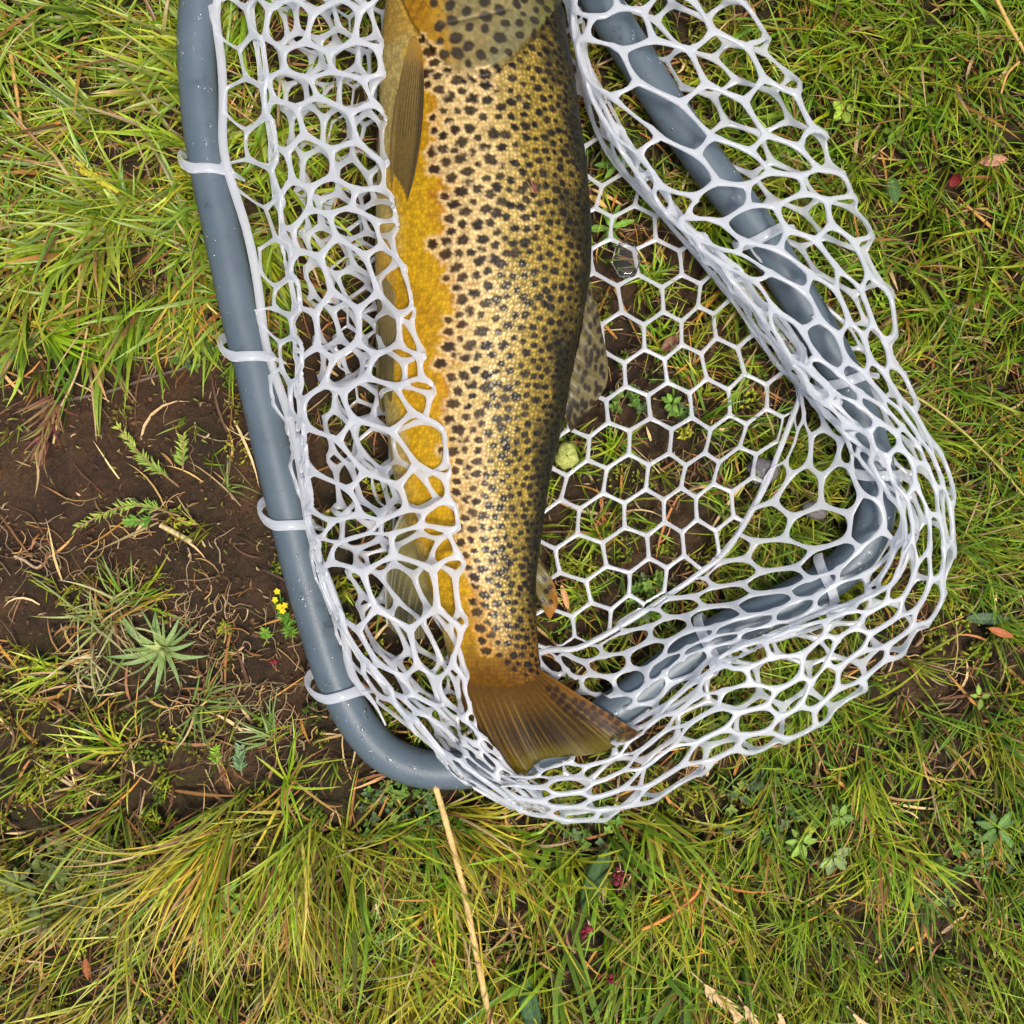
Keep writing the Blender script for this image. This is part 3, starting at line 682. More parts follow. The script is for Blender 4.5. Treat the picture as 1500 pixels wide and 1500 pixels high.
# ---- left wall: hoop > ridge > over the belly > fold > back underneath > floor
YL = [-110, -20, 67, 160, 245, 340, 440, 540, 640, 740, 830, 900, 960, 1010, 1055, 1095, 1130, 1158, 1184]
hxL = np.interp(YL, HOOP[:18, 1], HOOP[:18, 0])
L2 = {-110: 372, 0: 380, 80: 385, 180: 398, 260: 408, 350: 415, 440: 425, 540: 435, 640: 447, 720: 457, 800: 470, 880: 494, 950: 527, 1000: 566, 1040: 604, 1063: 618, 1100: 648, 1133: 680, 1158: 717, 1184: 762}
L3 = {-110: 538, 0: 547, 67: 552, 150: 560, 217: 570, 283: 577, 350: 588, 433: 602, 517: 625, 583: 640, 650: 653, 733: 667, 783: 677, 850: 681, 933: 679, 1017: 684, 1067: 702, 1100: 727, 1130: 752, 1158: 780, 1184: 800}
ctrl = []
for y, hx in zip(YL, hxL):
    a = np.interp(y, list(L2), list(L2.values())); b = np.interp(y, list(L3), list(L3.values()))
    hx = hx + 26 if y < 1000 else hx + 30
    hx = min(hx, a - 4); k_ = float(smooth(1035, 1075, np.array(float(y)))); hx = hx + (a - 5 - hx) * k_
    low = smooth(800, 1080, np.array(float(y))); zt = 0.062 - 0.03 * low; zr = 0.036 - 0.002 * low
    dx = b - a; bk = a + 0.16 * dx
    xl, xr, th = fprof(np.array(float(min(y, 1000))))
    hz_ = .018 + .014 * k_
    ctrl.append([W(hx, y, hz_), W(hx + .55 * (a - hx), y + 6, hz_ + .004), W(a + 4, y, zr + .004), W(a - 7, y + 3, zr - .012), W(a + 1, y, zr), W(a + .16 * dx, y - 4, zr + .008), W(a + .5 * dx, y - 8, zt - .008), W(a + .86 * dx, y - 6, zt + .001), W(b - 1, y, zt + .001),
                 W(b - 3, y + 4, zt - .005), W(a + .82 * dx, y + 6, zt - .012), W(a + .5 * dx, y + 4, .026 - .006 * low), W(bk, y, .013), W(bk + 4, y, .009), W(a + .55 * dx, y, .006), W(a + 1.0 * dx, y, .005)])
sk = [0, 0.6, 1.3, 1.9, 2.5, 3.0, 4.0, 5.0, 5.4, 5.7, 6.2, 7.2, 8.4, 8.7, 9.9, 11.0]
tk = np.array(YL, float) + 110; tk = tk / 61
def col_L(p, a, b):
    x, y = pix(p); zt = fish_top(x, y)
    zt = np.maximum(zt, np.where((y > 1000) & (y < 1140) & (x > 675) & (x < 760), 0.0335, -1))
    dd = np.full(len(p), 9.0)
    for hx, hy, _ in hoop_path[::2]: dd = np.minimum(dd, (p[:, 0] - hx) ** 2 + (p[:, 1] - hy) ** 2)
    rad = RT + 0.0025; over = (a < 7.5) & (dd < rad * rad)
    p[:, 2] = np.where(over, np.maximum(p[:, 2], 0.0125 + np.sqrt(np.clip(rad * rad - dd, 0, 1))), p[:, 2])
    off = np.where(a < 5.55, 0.0062, 0.0026)
    p[:, 2] = np.where((a < 7.6) & (zt > 0), np.maximum(p[:, 2], zt + off), p[:, 2]); return p
sheetL = Sheet(ctrl, sk, tk, wob=0.0015, seed=81, collide=col_L)
hexnet('bag_wall', sheetL, 0.45, 10.6, 0.4, tk[-1] - .15, 0.00155, 0.0013, 0.78, 0.18, 23)

# ---- rim cord that the loops hang from, and the loops themselves
hp = catmull(HOOP, 400)
ht = np.gradient(hp, axis=0); ht /= np.linalg.norm(ht, axis=1)[:, None]
inner = np.stack([-ht[:, 1], ht[:, 0]], 1)      # towards the inside of the hoop for this winding
cen = np.array([780, 500]); sg = np.sign(((cen - hp) * inner).sum(1)); inner *= sg[:, None]
sel = hp[:, 1] < 1085; li = np.where(sel & (hp[:, 0] < 620))[0]
cp = hp[li] + inner[li] * (31 + 5 * np.sin(np.arange(len(li)) * 0.21))[:, None]
zc_ = 0.020 + 0.002 * np.sin(np.arange(len(li)) * 0.13)
tp = np.clip((len(li) - np.arange(len(li))) / 25.0, .25, 1)
v, q, t = tube(W(cp[:, 0], cp[:, 1], zc_), 0.0028 * tp, 0.0021 * tp, n=10)
mesh_obj('rim_cord', v, q[:, ::-1], t[:, ::-1], M_rubber, net)

def loop(cx, cy, outward, tilt=52, reach=1.0):
    i = np.argmin(np.hypot(hp[:, 0] - cx, hp[:, 1] - cy)); c = W(hp[i, 0], hp[i, 1], 0.0125)
    T = np.array([ht[i, 0], -ht[i, 1], 0]); N_ = np.array([inner[i, 0], -inner[i, 1], 0]) * (-1 if outward else 1)
    if T[1] < 0: T = -T
    ph = np.linspace(-0.35, 2 * np.pi - 0.7, 60); r = RT + 0.0022
    adv = tilt * S * (0.25 * (1 - np.cos(ph)) / 2 + 0.75 * smooth(1.9, 3.9, ph))
    path = c + N_ * ((r + .0025 * np.clip(-np.cos(ph), 0, 1) ** 2) * np.cos(ph))[:, None] + np.array([0, 0, 1]) * (r * np.sin(ph))[:, None] + T * adv[:, None]
    path[:, 2] = np.maximum(path[:, 2], 0.0)
    start = c + N_ * (r + 0.0045 * reach) + np.array([0, 0, 0.006]) - T * 0.004
    lead = [start + (path[6] - start) * k for k in np.linspace(0, .95, 8)]
    path = np.concatenate([lead, path[7:]]); path = cr_eval(path, np.linspace(0, len(path) - 1, 80))
    upv = path - c; upv -= (upv @ T)[:, None] * T; upv /= np.linalg.norm(upv, axis=1)[:, None]
    w = 0.0032 + 0.0045 * np.exp(-(np.arange(80) / 9.0) ** 2)
    v, q, t = tube(path, w, 0.0013, n=12, up=upv)
    mesh_obj('loop', v, q[:, ::-1], t[:, ::-1], M_rubber, net)
for a in [(310, 262), (369, 532), (426, 772), (503, 1020)]: loop(*a, outward=False)
for a in [(1118, 352), (1240, 560), (1284, 700), (1205, 852), (1030, 945)]: loop(*a, outward=True, tilt=20)

# droplets on the hoop
mb = MB(); r5 = np.random.default_rng(31)
ph_, th_ = np.meshgrid(np.linspace(0, np.pi / 2, 4), np.arange(8) * np.pi / 4, indexing='ij')
unit = np.stack([np.sin(ph_) * np.cos(th_), np.sin(ph_) * np.sin(th_), np.cos(ph_)], -1).reshape(-1, 3); uq = grid_quads(4, 8, True)
HT3 = np.gradient(hoop_path, axis=0); HT3 /= np.linalg.norm(HT3, axis=1)[:, None]
for k in range(420):
    i = r5.integers(2, 256); a = r5.uniform(-1.1, 1.1); N0 = np.cross(HT3[i], [0, 0, 1]); N1 = np.cos(a) * np.array([0, 0, 1]) + np.sin(a) * N0
    p = hoop_path[i] + N1 * (RT - 0.0001) + HT3[i] * r5.uniform(-.003, .003); r = r5.choice([.0006, .0009, .0012, .0019], p=[.5, .3, .15, .05])
    tx = HT3[i]; ty = np.cross(N1, tx)
    mb.add(p + unit[:, :1] * tx * r * r5.uniform(.9, 1.4) + unit[:, 1:2] * ty * r + unit[:, 2:] * N1 * r * .45, uq)
mb.build('water_droplets', M_water, hoop_obj, kind='stuff')


# ------------------------------------------------------------------ grass and other plants
def blades(px, py, azi, L, Wd, l0, l1, cb, ct, bend=0.0, K=6, vee=True, seed=0, z0=None, zmax=None):
    """curved tapering blades; azi = heading in the photo (radians, 0 = right, pi/2 = down)"""
    r = np.random.default_rng(seed); N = len(px)
    b = lambda x: np.broadcast_to(np.asarray(x, float), (N,))
    azi, L, Wd, l0, l1, bend = map(b, (azi, L, Wd, l0, l1, bend))
    X = (px - 750) * S; Y = (750 - py) * S
    z = gh(X, Y) - 0.001 if z0 is None else b(z0)
    t = np.linspace(0, 1, K)
    lean = l0[:, None] + (l1 - l0)[:, None] * t; az_ = azi[:, None] + bend[:, None] * t
    st = (L / (K - 1))[:, None]
    dx = np.sin(lean) * np.cos(az_) * st; dy = -np.sin(lean) * np.sin(az_) * st; dz = np.cos(lean) * st
    cx = X[:, None] + np.concatenate([np.zeros((N, 1)), np.cumsum(dx, 1)[:, :-1]], 1)
    cy = Y[:, None] + np.concatenate([np.zeros((N, 1)), np.cumsum(dy, 1)[:, :-1]], 1)
    cz = z[:, None] + np.concatenate([np.zeros((N, 1)), np.cumsum(dz, 1)[:, :-1]], 1)
    lay = r.uniform(0.0005, 0.007, N)[:, None] * np.minimum(1, t * 3)
    cz = np.maximum(cz, gh(cx, cy) + lay)
    if zmax is not None: cz = np.minimum(cz, zmax(cx, cy) - r.uniform(0, .004, N)[:, None])
    wd = 0.5 * Wd[:, None] * (0.55 + 0.45 * np.minimum(1, t * 4)) * np.clip(1 - t ** 2.6, 0.02, 1)
    roll = r.normal(0, 0.55, N)[:, None]
    sx = np.sin(az_) * np.cos(roll); sy = np.cos(az_) * np.cos(roll); sz = np.sin(roll) + 0 * sx
    A = np.stack([cx + sx * wd, cy + sy * wd, cz + sz * wd], -1); B = np.stack([cx - sx * wd, cy - sy * wd, cz - sz * wd], -1)
    C = np.stack([cx, cy, cz - (0.35 * wd if vee else 0)], -1)
    if vee:
        V = np.stack([A, C, B], 2); m = 3
    else:
        V = np.stack([A, B], 2); m = 2
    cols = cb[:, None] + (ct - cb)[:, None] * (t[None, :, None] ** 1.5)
    cols = np.repeat(cols[:, :, None], m, 2)
    g = grid_quads(K, m); Q = (np.arange(N) * K * m)[:, None, None] + g[None]
    return V.reshape(-1, 3), Q.reshape(-1, 4), cols.reshape(-1, 3)

hp_world = hoop_path[::2, :2]
def hoop_dist(x, y):
    shp = x.shape; x = x.ravel(); y = y.ravel(); d = np.full(len(x), 9.0)
    for hx, hy in hp_world: d = np.minimum(d, (x - hx) ** 2 + (y - hy) ** 2)
    return np.sqrt(d).reshape(shp)
HG = np.linspace(-.5, .5, 260); HGX, HGY = np.meshgrid(HG, HG, indexing='ij'); HD = hoop_dist(HGX, HGY)
OUTN = np.array([r[1] for r in RR] + [(560, 1100), (470, 940), (380, 560), (300, 250), (300, -110)], float)
NETM = poly_mask(HGX / S + 750, 750 - HGY / S, OUTN, 12)
def look(G, x, y):
    i = np.clip(((x + .5) * 259 + .5).astype(int), 0, 259); j = np.clip(((y + .5) * 259 + .5).astype(int), 0, 259); return G[i, j]
def zcap(x, y):
    hd = look(HD, x, y); nm = look(NETM, x, y)
    z = np.where(nm > .5, 0.013, 0.05)
    return np.where(hd < RT + .003, np.where(hd < RT * .8, -0.002, 0.004), z)

GREEN = [(132, 162, 22), (156, 180, 38), (110, 146, 22), (178, 190, 56), (122, 156, 56), (164, 170, 32), (92, 128, 24)]
YELL = [(196, 186, 50), (214, 184, 58), (200, 192, 84), (176, 164, 44)]
DRY = [(190, 150, 92), (160, 110, 60), (138, 94, 56), (202, 172, 122), (112, 88, 48), (186, 134, 58)]
def pick(r, pal, n, v=.16):
    p = lin(np.array(pal))[r.integers(0, len(pal), n)]; return p * r.uniform(1 - v, 1 + v, (n, 1)) * r.uniform(.93, 1.07, (n, 3))

def dirfield(px, py):
    """mean heading and spread of the blades at a photo position"""
    a = 1.2 + 0.9 * Noise(91, .006)(px, py); sp = np.full(px.shape, 1.3)
    def zone(mask, ang, s):
        nonlocal a, sp
        a = np.where(mask, ang + .25 * Noise(92, .01)(px, py), a); sp = np.where(mask, s, sp)
    zone((px < 360) & (py < 430), 2.6, 1.15); zone((px < 420) & (py >= 380) & (py < 520), 1.65, .75)
    zone((px < 500) & (py > 1150), 2.1, .55); zone((px < 180) & (py > 1080), 2.35, .6)
    zone((px > 250) & (px < 560) & (py > 1250), 1.75, .5); zone((px >= 560) & (px < 1000) & (py > 1180), 1.45, .8)
    zone((px > 1000) & (py > 1120), 1.5, .95); zone((px > 1180) & (py < 480), 2.0, 1.25)
    return a, sp

def tufts(n, rad, per, lenr, wr, pal, seed, lean=(.5, 1.1, 1.15, 1.65), dryf=.15, ext=1.0, dens=None, bendv=.35):
    r = np.random.default_rng(seed)
    lo, hi = 750 - 960 * ext, 750 + 960 * ext
    px = r.uniform(lo, hi, n * 3); py = r.uniform(lo, hi, n * 3)
    pr = 1 - bare(px, py) ** .8
    if dens is not None: pr = pr * dens(px, py)
    k = r.random(n * 3) < pr; px, py = px[k][:n], py[k][:n]; n = len(px)
    a, sp = dirfield(px, py)
    a = a + r.normal(0, .5, n)
    cnt = r.integers(per[0], per[1] + 1, n); idx = np.repeat(np.arange(n), cnt); N = len(idx)
    rr = rad * np.sqrt(r.random(N)); th = r.uniform(0, 6.28, N)
    bx = px[idx] + rr * np.cos(th); by = py[idx] + rr * np.sin(th)
    azv = a[idx] + r.normal(0, 1, N) * sp[idx] * .7
    big = r.uniform(.75, 1.25, n)[idx]
    L = r.uniform(*lenr, N) * S * big; Wd = r.uniform(*wr, N) * S
    base = pick(r, pal, n, .25)[idx] * r.uniform(.6, 1.4, (N, 1))
    other = pick(r, pal, N); cb = base * .55 + other * .45
    dry = r.random(N) < .62 * dryf * r.uniform(.2, 2.0, n)[idx]; cd = pick(r, DRY, N)
    cb = np.where(dry[:, None], cd, cb); ct = np.where((r.random(N) < .10)[:, None], cd * .9, cb * r.uniform(.9, 1.25, (N, 1)))
    cb = cb * .5; ct = ct * 1.1  # bases darkened to paint the shade deep between the blades
    l0 = r.uniform(lean[0], lean[1], N); l1 = r.uniform(lean[2], lean[3], N)
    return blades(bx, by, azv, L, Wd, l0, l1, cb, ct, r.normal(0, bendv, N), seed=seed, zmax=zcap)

gm = MB()
tl = lambda x, y: smooth(460, 380, x) * smooth(540, 440, y)                 # upper left, broad wet blades
rt = lambda x, y: smooth(1000, 1100, x)                                    # right side, fine turf
bl = lambda x, y: smooth(1060, 1200, y) * smooth(760, 560, x)               # lower left tussocks
bc = lambda x, y: smooth(1120, 1220, y) * smooth(420, 560, x) * smooth(1180, 1000, x)
inn = lambda x, y: poly_mask(x, y, OUTN, 20)
def add(res): gm.add(res[0], res[1], None, res[2])
add(tufts(560, 16, (9, 16), (60, 150), (4.4, 9), GREEN + [(150, 168, 70)], 201, (.6, 1.2, 1.3, 1.75), .14, dens=tl))
add(tufts(500, 10, (6, 12), (50, 130), (2, 4), GREEN + YELL, 202, (.6, 1.2, 1.3, 1.75), .3, dens=tl))
add(tufts(850, 13, (9, 18), (40, 115), (2.3, 4.6), GREEN + [(96, 140, 24), (112, 156, 34), (120, 150, 30), YELL[0]], 203, (.4, 1.1, 1.1, 1.7), .12, dens=rt))
add(tufts(260, 12, (5, 9), (50, 120), (4.5, 8), GREEN, 204, (.5, 1.1, 1.2, 1.7), .08, dens=lambda x, y: rt(x, y) * smooth(620, 300, y)))
add(tufts(330, 12, (12, 24), (90, 210), (2.4, 4.6), GREEN[:4] + YELL, 205, (.7, 1.2, 1.35, 1.7), .22, dens=bl, bendv=.25))
add(tufts(400, 14, (8, 16), (60, 150), (2.8, 5.6), GREEN + YELL[:2], 206, (.5, 1.1, 1.2, 1.7), .16, dens=bc))
add(tufts(150, 10, (3, 6), (80, 170), (7, 13), GREEN[:3] + GREEN[4:5], 207, (.6, 1.1, 1.25, 1.7), .05, dens=bc))
add(tufts(520, 12, (7, 15), (30, 75), (2.2, 4.2), GREEN + YELL[:1], 208, (.4, 1.2, 1.2, 1.8), .22, dens=inn))
add(tufts(1500, 14, (5, 9), (25, 60), (2, 4), GREEN + YELL[:1], 209, (.2, 1.0, .9, 1.6), .18))
add(tufts(900, 20, (6, 10), (60, 150), (4, 8), GREEN + YELL[:1], 210, (.5, 1.1, 1.2, 1.7), .15, ext=1.7, dens=lambda x, y: ((np.abs(x - 750) > 900) | (np.abs(y - 750) > 900)) * 1.0))
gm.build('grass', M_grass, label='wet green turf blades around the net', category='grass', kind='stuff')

# dead blades lying among the grass
r = np.random.default_rng(301); N = 6500
px, py = r.uniform(-200, 1700, N), r.uniform(-200, 1700, N); k = r.random(N) < (1 - .82 * bare(px, py)); px, py = px[k], py[k]; N = len(px)
c = pick(r, DRY + [(96, 62, 36), (84, 56, 34)], N, .3)
V, Q, C = blades(px, py, r.uniform(0, 6.28, N), r.uniform(20, 110, N) * S, r.uniform(1.5, 5.5, N) * S, r.uniform(1.2, 1.6, N), r.uniform(1.4, 1.75, N), c, c * r.uniform(.7, 1.2, (N, 1)), r.normal(0, .7, N), seed=302, zmax=zcap)
mesh_obj('dead_grass', V, Q, mat=M_dry, cols=C, label='straw and rust coloured dead grass blades among the turf', category='dead grass', kind='stuff')

# moss: tiny leaves in cushions
r = np.random.default_rng(311); n = 1500
px, py = r.uniform(-150, 1650, n), r.uniform(-150, 1650, n); k = r.random(n) < np.clip(1.05 - 1.0 * bare(px, py), .06, 1) * np.where((px > 900) | (py > 1050), 1, .6); px, py = px[k], py[k]; n = len(px)
idx = np.repeat(np.arange(n), r.integers(18, 46, n)); N = len(idx); rr = r.uniform(8, 26, n)[idx] * np.sqrt(r.random(N)); th = r.uniform(0, 6.28, N)
pal = [(122, 132, 34), (146, 148, 40), (98, 114, 34), (76, 92, 32), (108, 104, 36), (160, 160, 48)]
c = pick(r, pal, n)[idx] * r.uniform(.7, 1.25, (N, 1))
V, Q, C = blades(px[idx] + rr * np.cos(th), py[idx] + rr * np.sin(th), r.uniform(0, 6.28, N), r.uniform(6, 17, N) * S, r.uniform(3, 6.5, N) * S, r.uniform(0, .7, N), r.uniform(.7, 1.5, N), c * .8, c * 1.1, K=4, seed=312, zmax=zcap)
mesh_obj('moss', V, Q, mat=M_moss, cols=C, label='low yellow green moss cushions between the grass', category='moss', kind='stuff')

r = np.random.default_rng(315); N = 4200
px, py = r.uniform(-100, 1600, N * 2), r.uniform(-100, 1600, N * 2); k = r.random(N * 2) < bare(px, py); px, py = px[k][:N], py[k][:N]; N = len(px)
c = pick(r, [(150, 120, 80), (110, 84, 54), (176, 150, 108), (96, 92, 40), (128, 128, 52), (70, 50, 34)], N, .3)
V, Q, C = blades(px, py, r.uniform(0, 6.28, N), r.uniform(3, 16, N) * S, r.uniform(1, 3.5, N) * S, 1.4, 1.6, c, c * .9, r.normal(0, .8, N), K=4, seed=316, zmax=zcap)
mesh_obj('litter', V, Q, mat=M_dry, cols=C, label='tiny flakes of dead plant litter on the bare soil', category='litter', kind='stuff')

# small round leaved ground cover
def leaf_shape(r_, n=7):
    t = np.linspace(0, 1, n); w = np.sin(np.pi * t ** .8) ** .8; return t, w
r = np.random.default_rng(321); gm = MB()
patches = [(590, 1185, 60, 90), (650, 1240, 50, 60), (860, 1190, 45, 60), (280, 495, 45, 70), (1130, 1190, 70, 90), (960, 880, 40, 40), (1060, 1060, 40, 50), (1350, 1300, 50, 60), (1440, 1240, 50, 50), (560, 1350, 60, 60), (920, 590, 25, 18), (1000, 590, 22, 16), (120, 1300, 80, 140)]
for (x, y, R_, n) in patches:
    a = r.uniform(0, 6.28, n); q_ = R_ * np.sqrt(r.random(n)); X_, Y_ = x + q_ * np.cos(a), y + q_ * np.sin(a)
    c = pick(r, [(104, 138, 52), (84, 118, 44), (124, 150, 66), (92, 112, 70)] if x > 200 else [(104, 116, 54), (92, 104, 46), (116, 122, 62)], n, .25)
    idx = np.repeat(np.arange(n), 4); h = r.uniform(0, 6.28, n)[idx] + np.tile(np.arange(4) * 1.57, n) + r.normal(0, .2, 4 * n)
    Ls = (r.uniform(6, 11, n) if x > 200 else r.uniform(11, 20, n))[idx] * S
    res = blades(X_[idx], Y_[idx], h, Ls, Ls * (.75 if x > 200 else .42), 1.1, 1.6, c[idx] * .9, c[idx] * 1.1, K=5, seed=int(x), z0=gh((X_[idx] - 750) * S, (750 - Y_[idx]) * S) + r.uniform(.003, .010, n)[idx], zmax=zcap)
    gm.add(res[0], res[1], None, res[2])
gm.build('ground_cover', M_leaf, label='small round leaved creeping plants low between the grass', category='ground cover', kind='stuff')

# crumbs of earth and pale rootlets on the bare soil
r = np.random.default_rng(331); mb = MB(); N = 2600
N = 5200
px, py = r.uniform(-100, 1600, N * 3), r.uniform(-100, 1600, N * 3); k = r.random(N * 3) < bare(px, py); px, py = px[k][:N], py[k][:N]
ico = np.array([(0, 0, 1), (.9, 0, .3), (.28, .85, .3), (-.72, .53, .3), (-.72, -.53, .3), (.28, -.85, .3), (.7, .5, -.4), (-.27, .85, -.4), (-.9, 0, -.4), (-.27, -.85, -.4), (.7, -.5, -.4)])
it = [(0, 1, 2), (0, 2, 3), (0, 3, 4), (0, 4, 5), (0, 5, 1), (1, 6, 2), (2, 6, 7), (2, 7, 3), (3, 7, 8), (3, 8, 4), (4, 8, 9), (4, 9, 5), (5, 9, 10), (5, 10, 1), (1, 10, 6)]
for x, y in zip(px, py):
    s_ = r.choice([.0006, .001, .0016, .0028], p=[.5, .36, .12, .02]); X_, Y_ = (x - 750) * S, (750 - y) * S
    v = ico * s_ * r.uniform(.6, 1.2, (11, 1)) * r.uniform(.7, 1.3, (1, 3)) + [X_, Y_, float(gh(np.array(X_), np.array(Y_))) - .0005]
    mb.add(v, None, it, lin((84, 58, 38)) * r.uniform(.5, 1.5))
mb.build('soil_crumbs', M_soilbit, label='crumbs of brown earth scattered over the bare soil', category='soil', kind='stuff', smooth_=True)

def curve_px(pts, z, n=40, wob=0, rr_=None):
    p = catmull(pts, n); q_ = W(p[:, 0], p[:, 1], 0); 
    if wob and rr_ is not None: q_[:, :2] += np.cumsum(rr_.normal(0, wob, (n, 2)), 0)
    q_[:, 2] = gh(q_[:, 0], q_[:, 1]) + z; return q_
r = np.random.default_rng(341); mb = MB()
areas = [(120, 830, 150, 90, 45), (330, 1000, 110, 130, 80), (60, 820, 80, 80, 20), (300, 900, 60, 70, 40), (380, 1070, 90, 70, 60), (1000, 640, 150, 180, 60), (200, 600, 160, 60, 10), (1330, 980, 90, 110, 40)]
for (x, y, sx, sy, n) in areas:
    for k in range(n):
        x0, y0 = x + r.normal(0, sx * .6), y + r.normal(0, sy * .6); a = r.uniform(0, 6.28); L_ = r.uniform(15, 75); pts = [(x0, y0)]
        for j in range(4): a += r.normal(0, .7); pts.append((pts[-1][0] + L_ / 4 * math.cos(a), pts[-1][1] + L_ / 4 * math.sin(a)))
        p = curve_px(pts, r.uniform(.001, .004), 12); 
        v, q, t = tube(p, np.linspace(1, .4, 12) * r.uniform(.6, 1.5) * S, n=5, cap=False)
        mb.add(v, q, None, lin(DRY[r.integers(0, 4)] if r.random() < .4 else (158, 132, 98)) * r.uniform(.6, 1.1))
mb.build('rootlets', M_dry, label='thin pale rootlets and dead stems strewn over the bare soil', category='roots', kind='stuff')

# dew on the grass in the upper left and upper right
r = np.random.default_rng(351); mb = MB()
ph_, th_ = np.meshgrid(np.linspace(0.01, np.pi - .01, 6), np.arange(8) * np.pi / 4, indexing='ij')
sph = np.stack([np.sin(ph_) * np.cos(th_), np.sin(ph_) * np.sin(th_), np.cos(ph_)], -1).reshape(-1, 3); sq = grid_quads(6, 8, True)
for k in range(420):
    x, y = (r.uniform(0, 260), r.uniform(0, 420)) if k < 260 else (r.uniform(1100, 1500), r.uniform(0, 700))
    s_ = r.choice([.0005, .0008, .0012], p=[.55, .35, .1]); mb.add(sph * s_ + W(x, y, r.uniform(.010, .022)), sq)
mb.build('dew', M_water, label='tiny dew drops on the grass', category='dew', kind='stuff')

# ------------------------------------------------------------------ single plants and litter
def stalk(name, pts, w, colr, label, cat, z=.012, taper=.7, mat=M_dry, group=None, ab=False, n=40, var=.12):
    r = np.random.default_rng(int(pts[0][0] * 7 + pts[0][1])); p = catmull(pts, n); q_ = W(p[:, 0], p[:, 1], 0)
    q_[:, 2] = gh(q_[:, 0], q_[:, 1]) + z if not ab else z
    v, q, t = tube(q_, np.linspace(1, taper, n) * w * S / 2 * (1 + .08 * np.sin(np.arange(n) * 1.9)), n=8)
    c = np.repeat(lin(colr)[None] * (1 + var * np.sin(np.arange(n) * .9)[:, None]), 8, 0); c = np.concatenate([c, c[:1], c[-1:]])
    o = mesh_obj(name, v, q[:, ::-1], t[:, ::-1], mat, cols=c); o['label'] = label; o['category'] = cat
    if group: o['group'] = group
    return o
stalk('straw_stalk', [(640, 1140), (655, 1190), (676, 1270), (696, 1365), (712, 1440), (722, 1488)], 9, (214, 176, 112), 'long pale straw stalk running down the grass from the hoop bottom', 'straw', .019, 1.1)
stalk('straw_stalk', [(1425, -25), (1455, 45), (1480, 90), (1515, 150)], 6, (206, 166, 96), 'straight straw stem crossing the top right corner of the grass', 'straw', .022)
stalk('dry_stem', [(1476, 105), (1458, 125), (1450, 160), (1456, 182)], 4, (196, 150, 84), 'short hooked dry stem below the top right straw stem', 'straw', .020)
stalk('dead_twig', [(38, 598), (90, 586), (150, 574), (205, 556), (268, 538)], 7, (96, 80, 66), 'grey brown twig half sunk in the bare soil', 'twig', .002)
stalk('pale_root', [(140, 505), (180, 520), (230, 524), (290, 516)], 4, (168, 146, 112), 'thin pale bent root above the grey twig', 'root', .004)
stalk('straw_piece', [(233, 769), (256, 781), (279, 794)], 8, (196, 176, 122), 'short cut straw piece beside the spiky sprig on bare soil', 'straw', .005, 1)
stalk('pale_root', [(15, 815), (30, 822), (45, 832), (55, 828)], 5, (176, 150, 122), 'stubby pink grey root end at the left edge of the soil', 'root', .003)
stalk('dry_stem', [(28, 90), (36, 140), (42, 180), (46, 200)], 6, (196, 150, 84), 'bent tan stem among the wet grass at upper left', 'straw', .016)
stalk('dry_stem', [(46, 200), (70, 195), (100, 188)], 6, (180, 112, 48), 'short rust brown stem touching the bent tan stem', 'straw', .014)
stalk('dry_stem', [(0, 230), (60, 245), (120, 255), (175, 266)], 4, (176, 130, 80), 'thin brown stem leading to the yellow catkin', 'straw', .014)
stalk('dry_stem', [(935, 1348), (975, 1330), (1015, 1300), (1024, 1270)], 6, (206, 132, 62), 'orange dead stem arching in the grass below the net', 'straw', .018)
stalk('dry_stem', [(1290, 560), (1360, 600), (1430, 660), (1500, 740)], 4, (170, 160, 80), 'long thin yellowish stem slanting right of the net corner', 'straw', .02)

def seed_head(pts, label, nsp=34, colr=(214, 182, 130)):
    o = thing('seed_head', label, 'seed head', 'dry grass seed heads'); r = np.random.default_rng(int(pts[0][0]))
    p = catmull(pts, 30); c = lin(colr)
    q_ = W(p[:, 0], p[:, 1], 0); q_[:, 2] = gh(q_[:, 0], q_[:, 1]) + .018
    v, q, t = tube(q_, 1.3 * S, n=6); mesh_obj('stem', v, q[:, ::-1], t[:, ::-1], M_dry, o, cols=np.tile(c * .8, (len(v), 1)))
    i = r.integers(4, 29, nsp); d = np.arctan2(p[-1, 1] - p[0, 1], p[-1, 0] - p[0, 0]); sd = r.choice([-1, 1], nsp)
    V, Q, C = blades(p[i, 0], p[i, 1], d + sd * r.uniform(.1, .6, nsp), r.uniform(12, 24, nsp) * S, r.uniform(4, 7, nsp) * S, 1.3, 1.6, np.tile(c, (nsp, 1)) * r.uniform(.8, 1.1, (nsp, 1)), np.tile(c, (nsp, 1)), seed=3, z0=.018 + q_[i, 2] - q_[i, 2])
    mesh_obj('spikelets', V, Q, mat=M_dry, parent=o, cols=C, kind='stuff')
seed_head([(1005, 1408), (1035, 1435), (1058, 1450), (1075, 1500)], 'dry pale seed head nearest the centre of the bottom edge')
seed_head([(1075, 1445), (1090, 1470), (1110, 1510)], 'small dry seed head just right of the larger bottom one', 20)
seed_head([(1130, 1460), (1134, 1485), (1138, 1520)], 'upright dry seed head cut by the bottom edge', 18)
seed_head([(1232, 1462), (1250, 1480), (1275, 1510)], 'slanting dry seed head at the bottom edge toward the right', 22)

